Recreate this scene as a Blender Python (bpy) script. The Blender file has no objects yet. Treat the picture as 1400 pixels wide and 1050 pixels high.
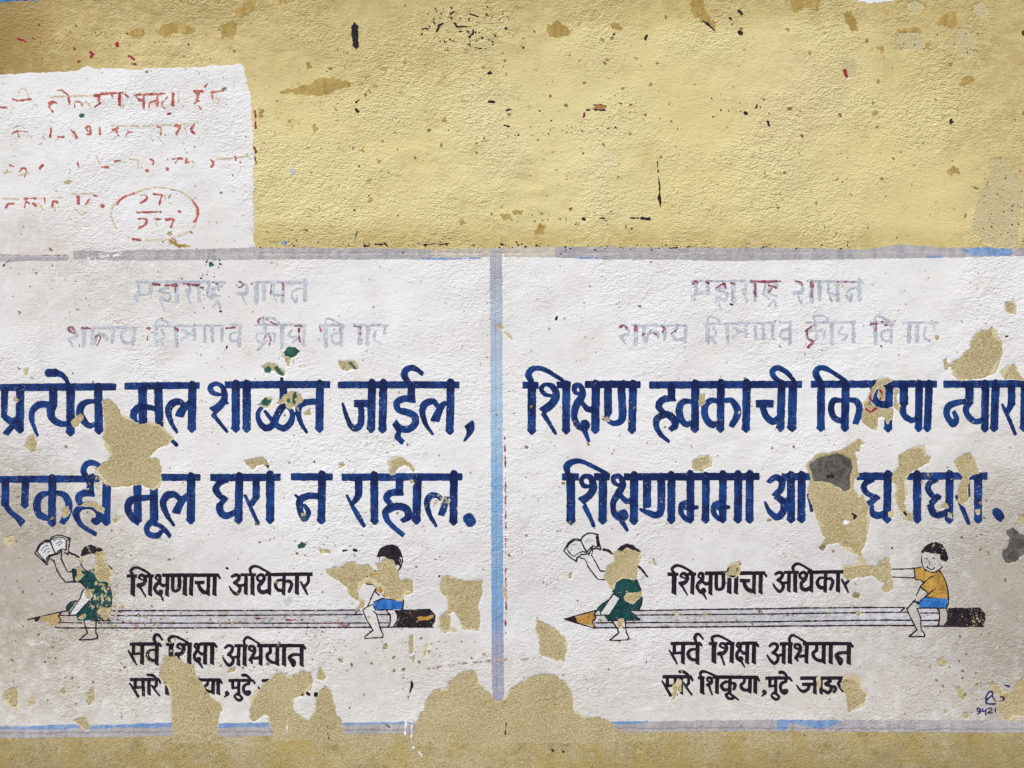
import bpy, math, re
import numpy as np

# ------------------------------------------------------------------ camera, light, exposure
C = bpy.context.scene.collection
S = 0.002                                   # metres of wall per unit of the survey grid
EYE = 1.5


def wx(px): return (px - 700.0) * S
def wz(py): return EYE + (525.0 - py) * S


cam_d = bpy.data.cameras.new('camera')
cam = bpy.data.objects.new('camera', cam_d)
C.objects.link(cam)
cam_d.sensor_width = 36
cam_d.lens = 36 * 3.0 / 2.8
cam_d.clip_end = 200
cam.location = (0, -3.0, EYE)
cam.rotation_euler = (math.radians(90), 0, 0)
bpy.context.scene.camera = cam

world = bpy.data.worlds.new('World')
bpy.context.scene.world = world
world.use_nodes = True
wn = world.node_tree
wn.nodes.clear()
sky = wn.nodes.new('ShaderNodeTexSky')
sky.sky_type = 'NISHITA'
sky.sun_disc = False
SUN_EL, SUN_AZ = 58.0, 218.0                # azimuth clockwise from +Y: the sun stands up and to the left of the viewer
sky.sun_elevation = math.radians(SUN_EL)
sky.sun_rotation = math.radians(SUN_AZ)
bgn = wn.nodes.new('ShaderNodeBackground')
bgn.inputs[1].default_value = 0.10
won = wn.nodes.new('ShaderNodeOutputWorld')
wn.links.new(sky.outputs[0], bgn.inputs[0])
wn.links.new(bgn.outputs[0], won.inputs[0])

sun_d = bpy.data.lights.new('sun', 'SUN')
sun = bpy.data.objects.new('sun', sun_d)
C.objects.link(sun)
sun_d.energy = 2.3
sun_d.angle = math.radians(12)
sun_d.color = (1.0, 0.95, 0.88)
sun.location = (-3, -4, 6)
e, a = math.radians(SUN_EL), math.radians(SUN_AZ)
from mathutils import Vector
sun.rotation_euler = Vector((-math.sin(a) * math.cos(e), -math.cos(a) * math.cos(e), -math.sin(e))).to_track_quat('-Z', 'Y').to_euler()

sc = bpy.context.scene
sc.view_settings.view_transform = 'Standard'
sc.view_settings.look = 'None'
sc.view_settings.exposure = 0.66
sc.view_settings.gamma = 1
sc.view_settings.use_curve_mapping = False

# ------------------------------------------------------------------ numeric helpers
_rng = np.random.default_rng(7)
_LAT = [_rng.random((97, 97)) for _ in range(12)]


def vn(X, Y, sx, seed=0, sy=None):
    """smooth value noise 0..1, feature size sx (sy) in grid units"""
    sy = sy or sx
    L = _LAT[seed % 12]
    u = X / sx + 13.7 * seed; v = Y / sy + 7.3 * seed
    i = np.floor(u).astype(int); j = np.floor(v).astype(int)
    fu = u - i; fv = v - j
    fu = fu * fu * (3 - 2 * fu); fv = fv * fv * (3 - 2 * fv)
    i0 = i % 97; i1 = (i + 1) % 97; j0 = j % 97; j1 = (j + 1) % 97
    return (L[j0, i0] * (1 - fu) + L[j0, i1] * fu) * (1 - fv) + (L[j1, i0] * (1 - fu) + L[j1, i1] * fu) * fv


def fb(X, Y, s, seed=0, sy=None):
    sy = sy or s
    return 0.55 * vn(X, Y, s, seed, sy) + 0.3 * vn(X, Y, s / 2.1, seed + 1, sy / 2.1) + 0.15 * vn(X, Y, s / 4.3, seed + 2, sy / 4.3)


def seg_field(X, Y, pts):
    """inside distance of a brush stroke with a width at every point"""
    best = np.full(X.shape, -1e3)
    if len(pts) == 1:
        x, y, w = pts[0]
        return w / 2 - np.hypot(X - x, Y - y)
    for (x0, y0, w0), (x1, y1, w1) in zip(pts[:-1], pts[1:]):
        dx, dy = x1 - x0, y1 - y0
        L2 = dx * dx + dy * dy + 1e-9
        t = np.clip(((X - x0) * dx + (Y - y0) * dy) / L2, 0, 1)
        d = np.hypot(X - x0 - t * dx, Y - y0 - t * dy)
        best = np.maximum(best, (w0 + (w1 - w0) * t) / 2 - d)
    tot = sum(math.hypot(b[0] - a[0], b[1] - a[1]) for a, b in zip(pts[:-1], pts[1:]))
    for (x0, y0, w0), (x1, y1, w1) in ((pts[1], pts[0]), (pts[-2], pts[-1])):
        if w1 > 4.6 and tot > w1 * 1.3:                                        # a flat brush lifts off square
            L = math.hypot(x1 - x0, y1 - y0) + 1e-9
            ux, uy = (x1 - x0) / L, (y1 - y0) / L
            c, s_ = math.cos(-.25), math.sin(-.25)
            ux, uy = ux * c - uy * s_, ux * s_ + uy * c
            d = (X - x1) * ux + (Y - y1) * uy
            near = np.hypot(X - x1, Y - y1) < w1 * .75
            best = np.where(near & (d > 0), np.minimum(best, w1 * .14 - d), best)
    return best


def poly_field(X, Y, P):
    inside = np.zeros(X.shape, bool)
    dmin = np.full(X.shape, 1e9)
    n = len(P)
    for k in range(n):
        x0, y0 = P[k]; x1, y1 = P[(k + 1) % n]
        dx, dy = x1 - x0, y1 - y0
        t = np.clip(((X - x0) * dx + (Y - y0) * dy) / (dx * dx + dy * dy + 1e-9), 0, 1)
        dmin = np.minimum(dmin, np.hypot(X - x0 - t * dx, Y - y0 - t * dy))
        if y0 != y1:
            c = ((y0 > Y) != (y1 > Y)) & (X < (x1 - x0) * (Y - y0) / (y1 - y0) + x0)
            inside ^= c
    return np.where(inside, dmin, -dmin)


def catmull(pts, n=5):
    if len(pts) < 3: return pts
    P = [pts[0]] + list(pts) + [pts[-1]]
    out = []
    for i in range(1, len(P) - 2):
        p0, p1, p2, p3 = [np.array(q, float) for q in P[i - 1:i + 3]]
        for k in range(n):
            t = k / n
            out.append(tuple(0.5 * ((2 * p1) + (-p0 + p2) * t + (2 * p0 - 5 * p1 + 4 * p2 - p3) * t * t + (-p0 + 3 * p1 - 3 * p2 + p3) * t ** 3)))
    out.append(tuple(pts[-1]))
    return out


TILES = dict(A=(0, 480, 4), B=(350, 480, 4), C=(700, 480, 4), D=(1050, 480, 4), E=(0, 720, 4), F=(350, 720, 4),
             G=(700, 720, 4), H=(1050, 720, 4), P=(0, 0, 4), Q=(350, 0, 4), R=(700, 0, 4), T=(1050, 0, 4),
             U=(0, 240, 4), V=(350, 240, 4), W=(700, 240, 4), X=(1050, 240, 4), Z=(0, 100, 4),
             Y1=(0, 850, 4), Y2=(350, 850, 4), Y3=(700, 850, 4), Y4=(1050, 850, 4),
             K1=(900, 765, 8), K2=(1040, 765, 8), K3=(895, 870, 8), K4=(1030, 870, 8),
             GR=(765, 720, 8), BR=(1210, 735, 8), GL=(30, 720, 8), BL=(470, 735, 8), W1=(0, 0, 1))
TOK = re.compile(r'(-?[\d.]+)\s+(-?[\d.]+)(?::([\d.]+))?')


def parse(tile, s, aff=None):
    """stroke script -> list of ('s', points) or ('p', polygon) in wall grid units"""
    ox, oy, sc_ = TILES[tile]
    ax, bx, ay, by = aff or (1, 0, 1, 0)
    wsc = (abs(ax) + abs(ay)) / 2

    def T(x, y): return ((x / sc_ + ox) * ax + bx, (y / sc_ + oy) * ay + by)
    out = []
    for st in s.split('/'):
        st = st.strip()
        if not st: continue
        k, r = st[0], st[1:].strip()
        if k in 'LS':
            w, r = r.split(None, 1)
            w = float(w); pts = []
            for m in TOK.finditer(r):
                if m.group(3): w = float(m.group(3))
                pts.append((*T(float(m.group(1)), float(m.group(2))), w / sc_ * wsc))
            out.append(('s', catmull(pts) if k == 'S' else pts))
        elif k == 'H':
            x0, y0, x1, y1, w = map(float, r.split())
            out.append(('p', [T(x0, y0 - w / 2), T((x0 + x1) / 2, (y0 + y1) / 2 - w / 2 - 1.5), T(x1, y1 - w / 2), T(x1 - 2, y1 + w / 2), T((x0 + x1) / 2, (y0 + y1) / 2 + w / 2), T(x0 + 1, y0 + w / 2)]))
        elif k == 'V':                       # flat brush upright with a pointed foot and a small shoulder
            x0, y0, x1, y1, w = map(float, r.split())
            P = [(x0 - w * .42, y0 + w * .1), (x0 - w * .12, y0 - w * .18), (x0 + w * .3, y0 - w * .05), (x0 + w * .5, y0 + w * .3),
                 (x1 + w * .47, y1 - w * .75), (x1 + w * .52, y1 - w * .42), (x1 + w * .1, y1), (x1 - w * .1, y1 - w * .02), (x1 - w * .55, y1 - w * .5), (x1 - w * .46, y1 - w * .85), (x0 - w * .48, y0 + w * .5)]
            out.append(('p', [T(*q) for q in P]))
        elif k == 'K':                       # narrow upright, foot cut on the slant
            x0, y0, x1, y1, w = map(float, r.split())
            P = [(x0 - w * .5, y0 - 4), (x0 + w * .5, y0 - 4), (x1 + w * .5, y1 - w * .5), (x1 + w * .58, y1 + w * .18), (x1 + w * .35, y1 + w * .12), (x1 - w * .52, y1 - w * .3)]
            out.append(('p', [T(*q) for q in P]))
        elif k == 'P':
            out.append(('p', [T(float(m.group(1)), float(m.group(2))) for m in TOK.finditer(r)]))
    return out


def strokes_field(X, Y, st, count=False):
    f = np.full(X.shape, -1e3); n = np.zeros(X.shape)
    for k, p in st:
        g = seg_field(X, Y, p) if k == 's' else poly_field(X, Y, p)
        f = np.maximum(f, g)
        if count: n += np.clip(g + .5, 0, 1)
    return (f, n) if count else f


def bbox(st, pad=3):
    xs = [q[0] for k, p in st for q in p]; ys = [q[1] for k, p in st for q in p]
    w = max([q[2] for k, p in st if k == 's' for q in p] + [0]) / 2
    return min(xs) - w - pad, min(ys) - w - pad, max(xs) + w + pad, max(ys) + w + pad


# the wall's own relief and the paint coats live on these arrays (one node per grid unit)
X0, Y0, X1, Y1 = -320, -320, 1720, 1280
GX, GY = np.meshgrid(np.arange(X0, X1 + 1, dtype=float), np.arange(Y0, Y1 + 1, dtype=float))


def sample(A, X, Y):
    u = np.clip(X - X0, 0, A.shape[1] - 1.001); v = np.clip(Y - Y0, 0, A.shape[0] - 1.001)
    i = u.astype(int); j = v.astype(int); fu = u - i; fv = v - j
    return (A[j, i] * (1 - fu) + A[j, i + 1] * fu) * (1 - fv) + (A[j + 1, i] * (1 - fu) + A[j + 1, i + 1] * fu) * fv


def rag(X, Y, seed):
    return (fb(X, Y, 13, seed) - .5) * 4.2 + (fb(X, Y, 5, seed + 4) - .5) * 3.0 + (vn(X, Y, 2.0, seed + 5) - .5) * 1.3


def splat(A, st, rough=1.2, seed=3, extra=0.0, pad=8):
    """max a shape's inside distance, with a ragged edge, into array A"""
    x0, y0, x1, y1 = bbox(st, pad)
    i0 = int(max(0, math.floor(x0 - X0))); i1 = int(min(A.shape[1], math.ceil(x1 - X0) + 1))
    j0 = int(max(0, math.floor(y0 - Y0))); j1 = int(min(A.shape[0], math.ceil(y1 - Y0) + 1))
    if i1 <= i0 or j1 <= j0: return
    X = GX[j0:j1, i0:i1]; Y = GY[j0:j1, i0:i1]
    f = strokes_field(X, Y, st) + extra
    f = f + rough * rag(X, Y, seed)
    A[j0:j1, i0:i1] = np.maximum(A[j0:j1, i0:i1], f)


# ------------------------------------------------------------------ sheets of paint: contour a field on the grid, weld, drape over the wall
def contour_mesh(name, X, Y, F, hfun, attrs=None, block=0):
    ny, nx = F.shape
    F = np.where(np.abs(F) < 1e-4, 1e-4, F)
    ins = F > 0
    node = np.arange(ny * nx).reshape(ny, nx)
    Fa = F
    c = ins[:-1, :-1] * 1 + ins[:-1, 1:] * 2 + ins[1:, 1:] * 4 + ins[1:, :-1] * 8
    polys = []           # list of arrays (k, n) of vertex keys
    done = np.zeros(c.shape, bool)
    if block:
        by, bx = c.shape[0] // block, c.shape[1] // block
        sub = (F > 1.8)
        cc = np.ones((by, bx), bool)
        for a_ in range(block + 1):
            for b_ in range(block + 1):
                cc &= sub[a_:a_ + by * block:block, b_:b_ + bx * block:block][:by, :bx]
        jj, ii = np.nonzero(cc)
        j = jj * block; i = ii * block
        polys.append(np.stack([node[j, i], node[j, i + block], node[j + block, i + block], node[j + block, i]], 1))
        done[:by * block, :bx * block] = np.kron(cc, np.ones((block, block), bool))
    N = ny * nx
    # keys: node k -> k ; horizontal edge (j,i)-(j,i+1) -> N+k ; vertical edge (j,i)-(j+1,i) -> 2N+k
    cases = {1: ['0', 'a', 'd'], 2: ['1', 'b', 'a'], 4: ['2', 'c', 'b'], 8: ['3', 'd', 'c'],
             3: ['0', '1', 'b', 'd'], 6: ['1', '2', 'c', 'a'], 12: ['2', '3', 'd', 'b'], 9: ['3', '0', 'a', 'c'],
             7: ['0', '1', '2', 'c', 'd'], 14: ['1', '2', '3', 'd', 'a'], 13: ['2', '3', '0', 'a', 'b'], 11: ['3', '0', '1', 'b', 'c'],
             15: ['0', '1', '2', '3'], 5: ['0', 'a', 'b', '2', 'c', 'd'], 10: ['1', 'b', 'c', '3', 'd', 'a']}
    for cs, vs in cases.items():
        j, i = np.nonzero((c == cs) & ~done)
        if len(j) == 0: continue
        k = node[j, i]
        m = {'0': k, '1': k + 1, '2': k + nx + 1, '3': k + nx, 'a': N + k, 'b': 2 * N + k + 1, 'c': N + k + nx, 'd': 2 * N + k}
        polys.append(np.stack([m[v] for v in vs], 1))
    if not polys or sum(len(p) for p in polys) == 0: return None
    allk = np.concatenate([p.ravel() for p in polys])
    uk, inv = np.unique(allk, return_inverse=True)
    xf, yf, ff = X.ravel(), Y.ravel(), Fa.ravel()
    typ = uk // N; k = uk % N
    k2 = np.where(typ == 0, k, np.where(typ == 1, k + 1, k + nx))
    k2 = np.minimum(k2, N - 1)
    t = np.where(typ == 0, 0, ff[k] / (ff[k] - ff[k2] + 1e-12))
    t = np.clip(t, 0, 1)
    vx = xf[k] + (xf[k2] - xf[k]) * t; vy = yf[k] + (yf[k2] - yf[k]) * t
    vf = np.where(typ == 0, ff[k], 0.0)
    h = hfun(vx, vy, vf)                                   # millimetres in front of the wall plane
    co = np.stack([wx(vx), -h * .001, wz(vy)], 1).astype(np.float32)
    me = bpy.data.meshes.new(name)
    sizes = np.concatenate([np.full(len(p), p.shape[1]) for p in polys])
    me.vertices.add(len(co)); me.vertices.foreach_set('co', co.ravel())
    me.loops.add(len(inv)); me.loops.foreach_set('vertex_index', inv.astype(np.int32).ravel())
    me.polygons.add(len(sizes))
    starts = np.concatenate([[0], np.cumsum(sizes)[:-1]]).astype(np.int32)
    me.polygons.foreach_set('loop_start', starts)
    try: me.polygons.foreach_set('loop_total', sizes.astype(np.int32))
    except Exception: pass
    me.update(calc_edges=True)
    me.shade_smooth()
    if attrs:
        for an, A in attrs.items():
            at = me.attributes.new(an, 'FLOAT', 'POINT')
            at.data.foreach_set('value', A(vx, vy).astype(np.float32))
    # faces must look at the viewer (-Y)
    if len(me.polygons) and me.polygons[0].normal.y > 0:
        me.flip_normals()
    return me


def link(name, me, mat, parent=None, label=None):
    o = bpy.data.objects.new(name, me)
    C.objects.link(o)
    if mat and me: me.materials.append(mat)
    if parent: o.parent = parent
    if label: o['label'] = label
    return o


def empty(name, label, cat, px, py):
    """origin kept at the world origin so that children need no offset"""
    o = bpy.data.objects.new(name, None)
    C.objects.link(o)
    o.empty_display_size = .1
    o['label'] = label; o['category'] = cat
    return o
# ------------------------------------------------------------------ materials (world position drives all, so relief runs on across coats)
class NT:
    def __init__(self, name):
        self.m = bpy.data.materials.new(name); self.m.use_nodes = True
        self.t = self.m.node_tree; self.n = self.t.nodes; self.l = self.t.links
        self.b = self.n['Principled BSDF']
        self.b.inputs['Roughness'].default_value = .93
        self.b.inputs['Specular IOR Level'].default_value = .22
        g = self.n.new('ShaderNodeNewGeometry'); self.pos = g.outputs['Position']

    def setin(self, sock, v):
        if hasattr(v, 'is_output'): self.l.new(v, sock)
        elif v is not None: sock.default_value = v

    def mapping(self, sc=(1, 1, 1), rot=0, loc=(0, 0, 0)):
        n = self.n.new('ShaderNodeMapping')
        n.inputs['Scale'].default_value = sc; n.inputs['Rotation'].default_value = (0, rot, 0); n.inputs['Location'].default_value = loc
        self.l.new(self.pos, n.inputs[0]); return n.outputs[0]

    def noise(self, scale, detail=4, rough=.55, vec=None, dist=0.0):
        n = self.n.new('ShaderNodeTexNoise')
        n.inputs['Scale'].default_value = scale; n.inputs['Detail'].default_value = detail; n.inputs['Roughness'].default_value = rough
        n.inputs['Distortion'].default_value = dist
        self.l.new(vec or self.pos, n.inputs['Vector']); return n.outputs[0]

    def voro(self, scale, vec=None, feat='F1'):
        n = self.n.new('ShaderNodeTexVoronoi'); n.feature = feat
        n.inputs['Scale'].default_value = scale
        self.l.new(vec or self.pos, n.inputs['Vector']); return n.outputs['Distance'], n.outputs['Color']

    def ramp(self, v, a, b, lo=0.0, hi=1.0):
        n = self.n.new('ShaderNodeMapRange'); n.interpolation_type = 'SMOOTHSTEP'
        self.l.new(v, n.inputs['Value'])
        n.inputs['From Min'].default_value = a; n.inputs['From Max'].default_value = b
        n.inputs['To Min'].default_value = lo; n.inputs['To Max'].default_value = hi
        return n.outputs[0]

    def math(self, op, a, b=None):
        n = self.n.new('ShaderNodeMath'); n.operation = op
        self.setin(n.inputs[0], a)
        if b is not None: self.setin(n.inputs[1], b)
        return n.outputs[0]

    def mix(self, fac, a, b, mode='MIX'):
        n = self.n.new('ShaderNodeMix'); n.data_type = 'RGBA'; n.blend_type = mode
        self.setin(n.inputs['Factor'], fac)
        for s, v in ((n.inputs[6], a), (n.inputs[7], b)):
            if hasattr(v, 'is_output'): self.l.new(v, s)
            else: s.default_value = (*v, 1)
        return n.outputs[2]

    def blob(self, px, py, rx, ry, soft=.6):
        """mask 1 in the middle of a soft stain, 0 outside"""
        cx, cz = wx(px), wz(py)
        n = self.n.new('ShaderNodeMapping')
        n.inputs['Location'].default_value = (-cx / (rx * S), 0, -cz / (ry * S))
        n.inputs['Scale'].default_value = (1 / (rx * S), 0, 1 / (ry * S))
        self.l.new(self.pos, n.inputs[0])
        L = self.n.new('ShaderNodeVectorMath'); L.operation = 'LENGTH'; self.l.new(n.outputs[0], L.inputs[0])
        d = self.math('ADD', L.outputs['Value'], self.math('MULTIPLY', self.math('SUBTRACT', self.noise(7, 5, .65), .5), 1.1))
        return self.ramp(d, 1.0 - soft, 1.0 + soft, 1, 0)

    def relief(self, parts, dist=.001):
        """parts: list of (value socket, height weight)"""
        tot = None
        for v, w in parts:
            x = self.math('MULTIPLY', v, w)
            tot = x if tot is None else self.math('ADD', tot, x)
        n = self.n.new('ShaderNodeBump'); n.inputs['Strength'].default_value = 1.0; n.inputs['Distance'].default_value = dist
        self.l.new(tot, n.inputs['Height']); self.l.new(n.outputs[0], self.b.inputs['Normal'])

    def col(self, v):
        if hasattr(v, 'is_output'): self.l.new(v, self.b.inputs['Base Color'])
        else: self.b.inputs['Base Color'].default_value = (*v, 1)


def stucco(m, k=1.0, grain=1.0):
    """trowelled lime plaster: slanting shallow ridges, small pimples and grain; heights in millimetres"""
    v = m.mapping((1, 1, 1.5), math.radians(-24))
    a = m.noise(62, 2, .5, v, .15)
    b = m.noise(140, 2, .55, v, .1)
    c = m.noise(330, 2, .6)
    w = m.noise(13, 4, .55, m.mapping((1, 1, 1.7), math.radians(-14)), .3)
    area = m.ramp(m.noise(3.2, 3, .5), .38, .62, .25, 1.35)
    m.relief([(m.math('MULTIPLY', w, m.ramp(m.noise(1.7, 3), .45, .62, .15, 1.0)), 4.0 * k), (m.math('MULTIPLY', a, area), 1.9 * k), (m.math('MULTIPLY', b, area), 2.0 * k), (c, .62 * grain)])


def mat_white():
    m = NT('whitewash')
    big = m.ramp(m.noise(2.2, 5, .6), .36, .68)
    med = m.noise(9, 6, .68)
    c = m.mix(big, (.84, .833, .822), (.785, .768, .735))
    c = m.mix(m.ramp(med, .50, .74, 0, .5), c, (.66, .605, .53))
    c = m.mix(m.ramp(m.noise(21, 6, .7, m.mapping((1, 1, 1.6))), .56, .74, 0, .42), c, (.60, .59, .60))
    # general grime: tan and grey film, heavier towards both lower corners and along the lower part
    gn = m.ramp(m.noise(30, 8, .78), .36, .62, .35, 1)
    for args, col, amt in (((60, 850, 200, 190, .7), (.44, .38, .27), .75), ((1400, 850, 130, 170, .7), (.19, .155, .09), .95), ((1385, 800, 60, 120, .9), (.28, .23, .15), .8), ((1290, 880, 240, 190, .8), (.44, .40, .33), .75),
                           ((-20, 760, 110, 130, .7), (.27, .215, .13), .9), ((60, 800, 120, 110, .8), (.40, .32, .22), .6), ((150, 390, 150, 60, .8), (.60, .54, .47), .6), ((1230, 880, 170, 90, .8), (.55, .50, .44), .45),
                           ((420, 930, 420, 60, .8), (.60, .56, .49), .6), ((950, 950, 380, 50, .8), (.60, .555, .48), .7),
                           ((560, 895, 120, 22, .8), (.60, .54, .46), .5), ((50, 600, 130, 140, .9), (.60, .57, .54), .45), ((330, 800, 420, 60, .8), (.63, .61, .60), .5),
                           ((860, 800, 330, 130, .8), (.64, .62, .61), .55), ((1370, 640, 70, 150, .8), (.6, .56, .48), .5), ((20, 330, 90, 40, .8), (.55, .45, .36), .5)):
        c = m.mix(m.math('MULTIPLY', m.math('MULTIPLY', m.blob(*args), gn), amt), c, col)
    # small rubbed-through spots and dark specks
    d, vc = m.voro(58)
    sp = m.math('MULTIPLY', m.ramp(d, .12, .22, 1, 0), m.ramp(m.noise(13, 4, .6), .51, .62))
    c = m.mix(m.math('MULTIPLY', sp, .9), c, (.42, .33, .19))
    d2, _ = m.voro(95)
    s2 = m.math('MULTIPLY', m.ramp(d2, .07, .14, 1, 0), m.ramp(m.noise(17, 3, .5), .51, .6))
    c = m.mix(m.math('MULTIPLY', s2, .8), c, (.07, .06, .05))
    hair = m.noise(7, 7, .75, m.mapping((1, 1, 2.4), math.radians(20)), 1.5)
    hr = m.math('MULTIPLY', m.ramp(m.math('ABSOLUTE', m.math('SUBTRACT', hair, .5)), 0, .006, 1, 0), m.ramp(m.noise(5, 3), .52, .62))
    c = m.mix(m.math('MULTIPLY', hr, .35), c, (.35, .31, .28))
    m.col(c)
    stucco(m, .85, .8)
    return m.m


def mat_yellow():
    m = NT('yellow_distemper')
    big = m.ramp(m.noise(1.6, 5, .6), .38, .66)
    c = m.mix(big, (.735, .622, .29), (.77, .672, .35))
    c = m.mix(m.ramp(m.noise(12, 7, .72), .50, .72, 0, .7), c, (.62, .475, .205))
    c = m.mix(m.ramp(m.noise(6, 5, .65), .58, .74, 0, .45), c, (.79, .67, .43))
    gn = m.ramp(m.noise(24, 8, .75), .36, .6, .45, 1)
    for args, col, amt in (((-5, 30, 62, 85, .7), (.11, .06, .008), 1.0), ((5, 20, 50, 40, .8), (.14, .085, .012), 1.0), ((30, 90, 90, 40, .9), (.30, .19, .05), .8), ((700, -5, 900, 26, .9), (.46, .37, .16), .6), ((100, 10, 300, 30, .9), (.42, .30, .12), .8), ((40, 70, 130, 60, .9), (.45, .30, .10), .55),
                           ((560, 50, 190, 70, .9), (.50, .38, .16), .55), ((250, 50, 220, 60, .9), (.50, .37, .15), .5), ((1340, 40, 160, 90, .9), (.50, .37, .15), .75), ((1080, 130, 60, 60, .9), (.62, .45, .25), .4),
                           ((1400, 200, 70, 240, .9), (.47, .35, .15), .6), ((930, 335, 500, 22, .9), (.50, .37, .12), .6), ((420, 325, 260, 16, .9), (.50, .37, .13), .5), ((1000, 10, 300, 22, .8), (.50, .37, .13), .5)):
        c = m.mix(m.math('MULTIPLY', m.math('MULTIPLY', m.blob(*args), gn), amt), c, col)
    # chips down to the old ochre wash
    d, _ = m.voro(17, m.mapping((1, 1, 1)))
    ch = m.math('MULTIPLY', m.ramp(m.math('ADD', d, m.math('MULTIPLY', m.noise(90, 3), .25)), .20, .30, 1, 0), m.ramp(m.noise(3.3, 4), .52, .60))
    c = m.mix(m.math('MULTIPLY', ch, .8), c, (.46, .31, .09))
    dd, _ = m.voro(38)
    cc = m.math('MULTIPLY', m.ramp(m.math('ADD', dd, m.math('MULTIPLY', m.noise(150, 3), .3)), .24, .34, 1, 0), m.ramp(m.noise(4.3, 5, .7), .50, .58))
    c = m.mix(m.math('MULTIPLY', cc, .7), c, (.43, .30, .10))
    d2, _ = m.voro(70)
    s2 = m.math('MULTIPLY', m.ramp(d2, .07, .15, 1, 0), m.ramp(m.noise(6, 4, .6), .55, .62))
    c = m.mix(m.math('MULTIPLY', s2, .85), c, (.05, .045, .04))
    d3, _ = m.voro(120)
    s3 = m.math('MULTIPLY', m.ramp(d3, .10, .2, 1, 0), m.ramp(m.noise(9, 4, .6), .50, .60))
    c = m.mix(m.math('MULTIPLY', s3, .5), c, (.38, .27, .1))
    m.col(c)
    stucco(m, 1.6, 1.7)
    return m.m


def mat_bare(name='bare_sandy_plaster', wash=False, pitted=False):
    m = NT(name)
    c = m.mix(m.ramp(m.noise(7, 5, .6), .38, .64), (.47, .375, .17), (.56, .46, .24))
    c = m.mix(m.ramp(m.noise(150, 4, .75), .44, .60, 0, .8), c, (.64, .56, .37))
    c = m.mix(m.ramp(m.noise(190, 3, .7), .52, .62, 0, .55), c, (.28, .21, .08))
    if wash:
        w = m.ramp(m.noise(6, 8, .75), .44, .60, 0, .8)
        c = m.mix(w, c, (.50, .38, .12))
        c = m.mix(m.ramp(m.noise(17, 7, .75), .50, .66, 0, .65), c, (.30, .225, .08))
        c = m.mix(m.ramp(m.noise(60, 5, .75), .55, .68, 0, .6), c, (.66, .60, .42))
        c = m.mix(m.math('MULTIPLY', m.blob(1250, 1080, 400, 60, .9), .6), c, (.27, .20, .08))
        c = m.mix(m.math('MULTIPLY', m.blob(0, 1080, 300, 60, .9), .6), c, (.27, .20, .08))
        c = m.mix(m.math('MULTIPLY', m.ramp(m.noise(14, 5, .7), .57, .68), .4), c, (.62, .56, .43))
    if pitted:
        c = m.mix(.62, c, (.68, .59, .32))
    d, _ = m.voro(130)
    s = m.math('MULTIPLY', m.ramp(d, .10, .22, 1, 0), m.ramp(m.noise(40, 3, .6), .50, .60))
    c = m.mix(m.math('MULTIPLY', s, .85), c, (.06, .045, .03))
    m.col(c)
    g = m.noise(280, 3, .7)
    b = m.noise(70, 3, .6)
    m.relief([(g, 2.6), (b, 2.2), (m.ramp(d, .05, .25), .5)])
    return m.m


def mat_cement():
    m = NT('dark_cement_render')
    c = m.mix(m.ramp(m.noise(26, 6, .75), .4, .6), (.07, .062, .055), (.16, .145, .13))
    c = m.mix(m.ramp(m.noise(220, 3, .7), .55, .7, 0, .6), c, (.24, .22, .19))
    m.col(c)
    m.relief([(m.noise(260, 3, .7), 1.3), (m.noise(50, 3), 2)])
    return m.m


def paint(name, dark, light, fleck=None, flk=.0, streak=(1.0, 1.0, .35), rot=0.3, rub=.0, rubcol=(.7, .69, .70), rough=.7, thick=True, grain=.7):
    """brushed paint: darker where strokes overlap, streaky along the brush, rubbed thin in places"""
    m = NT(name)
    m.b.inputs['Roughness'].default_value = rough
    st = m.noise(55, 5, .65, m.mapping(streak, rot), .4)
    f = m.ramp(st, .32, .60)
    f = m.math('MULTIPLY', f, m.ramp(m.noise(11, 4, .6), .3, .62, .35, 1))
    if thick:
        a = m.n.new('ShaderNodeAttribute'); a.attribute_name = 'coats'
        f = m.math('MULTIPLY', f, m.ramp(a.outputs['Fac'], .7, 1.9, 1.0, .12))
    c = m.mix(f, dark, light)
    if fleck:
        d, _ = m.voro(230)
        s = m.math('MULTIPLY', m.ramp(d, .12, .26, 1, 0), m.ramp(m.noise(24, 4, .65), .56 - flk, .64 - flk))
        c = m.mix(s, c, fleck)
    if rub:
        r = m.ramp(m.noise(120, 6, .8), .62 - rub, .72 - rub)
        c = m.mix(r, c, rubcol)
    m.col(c)
    stucco(m, .85, grain)
    return m.m


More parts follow.
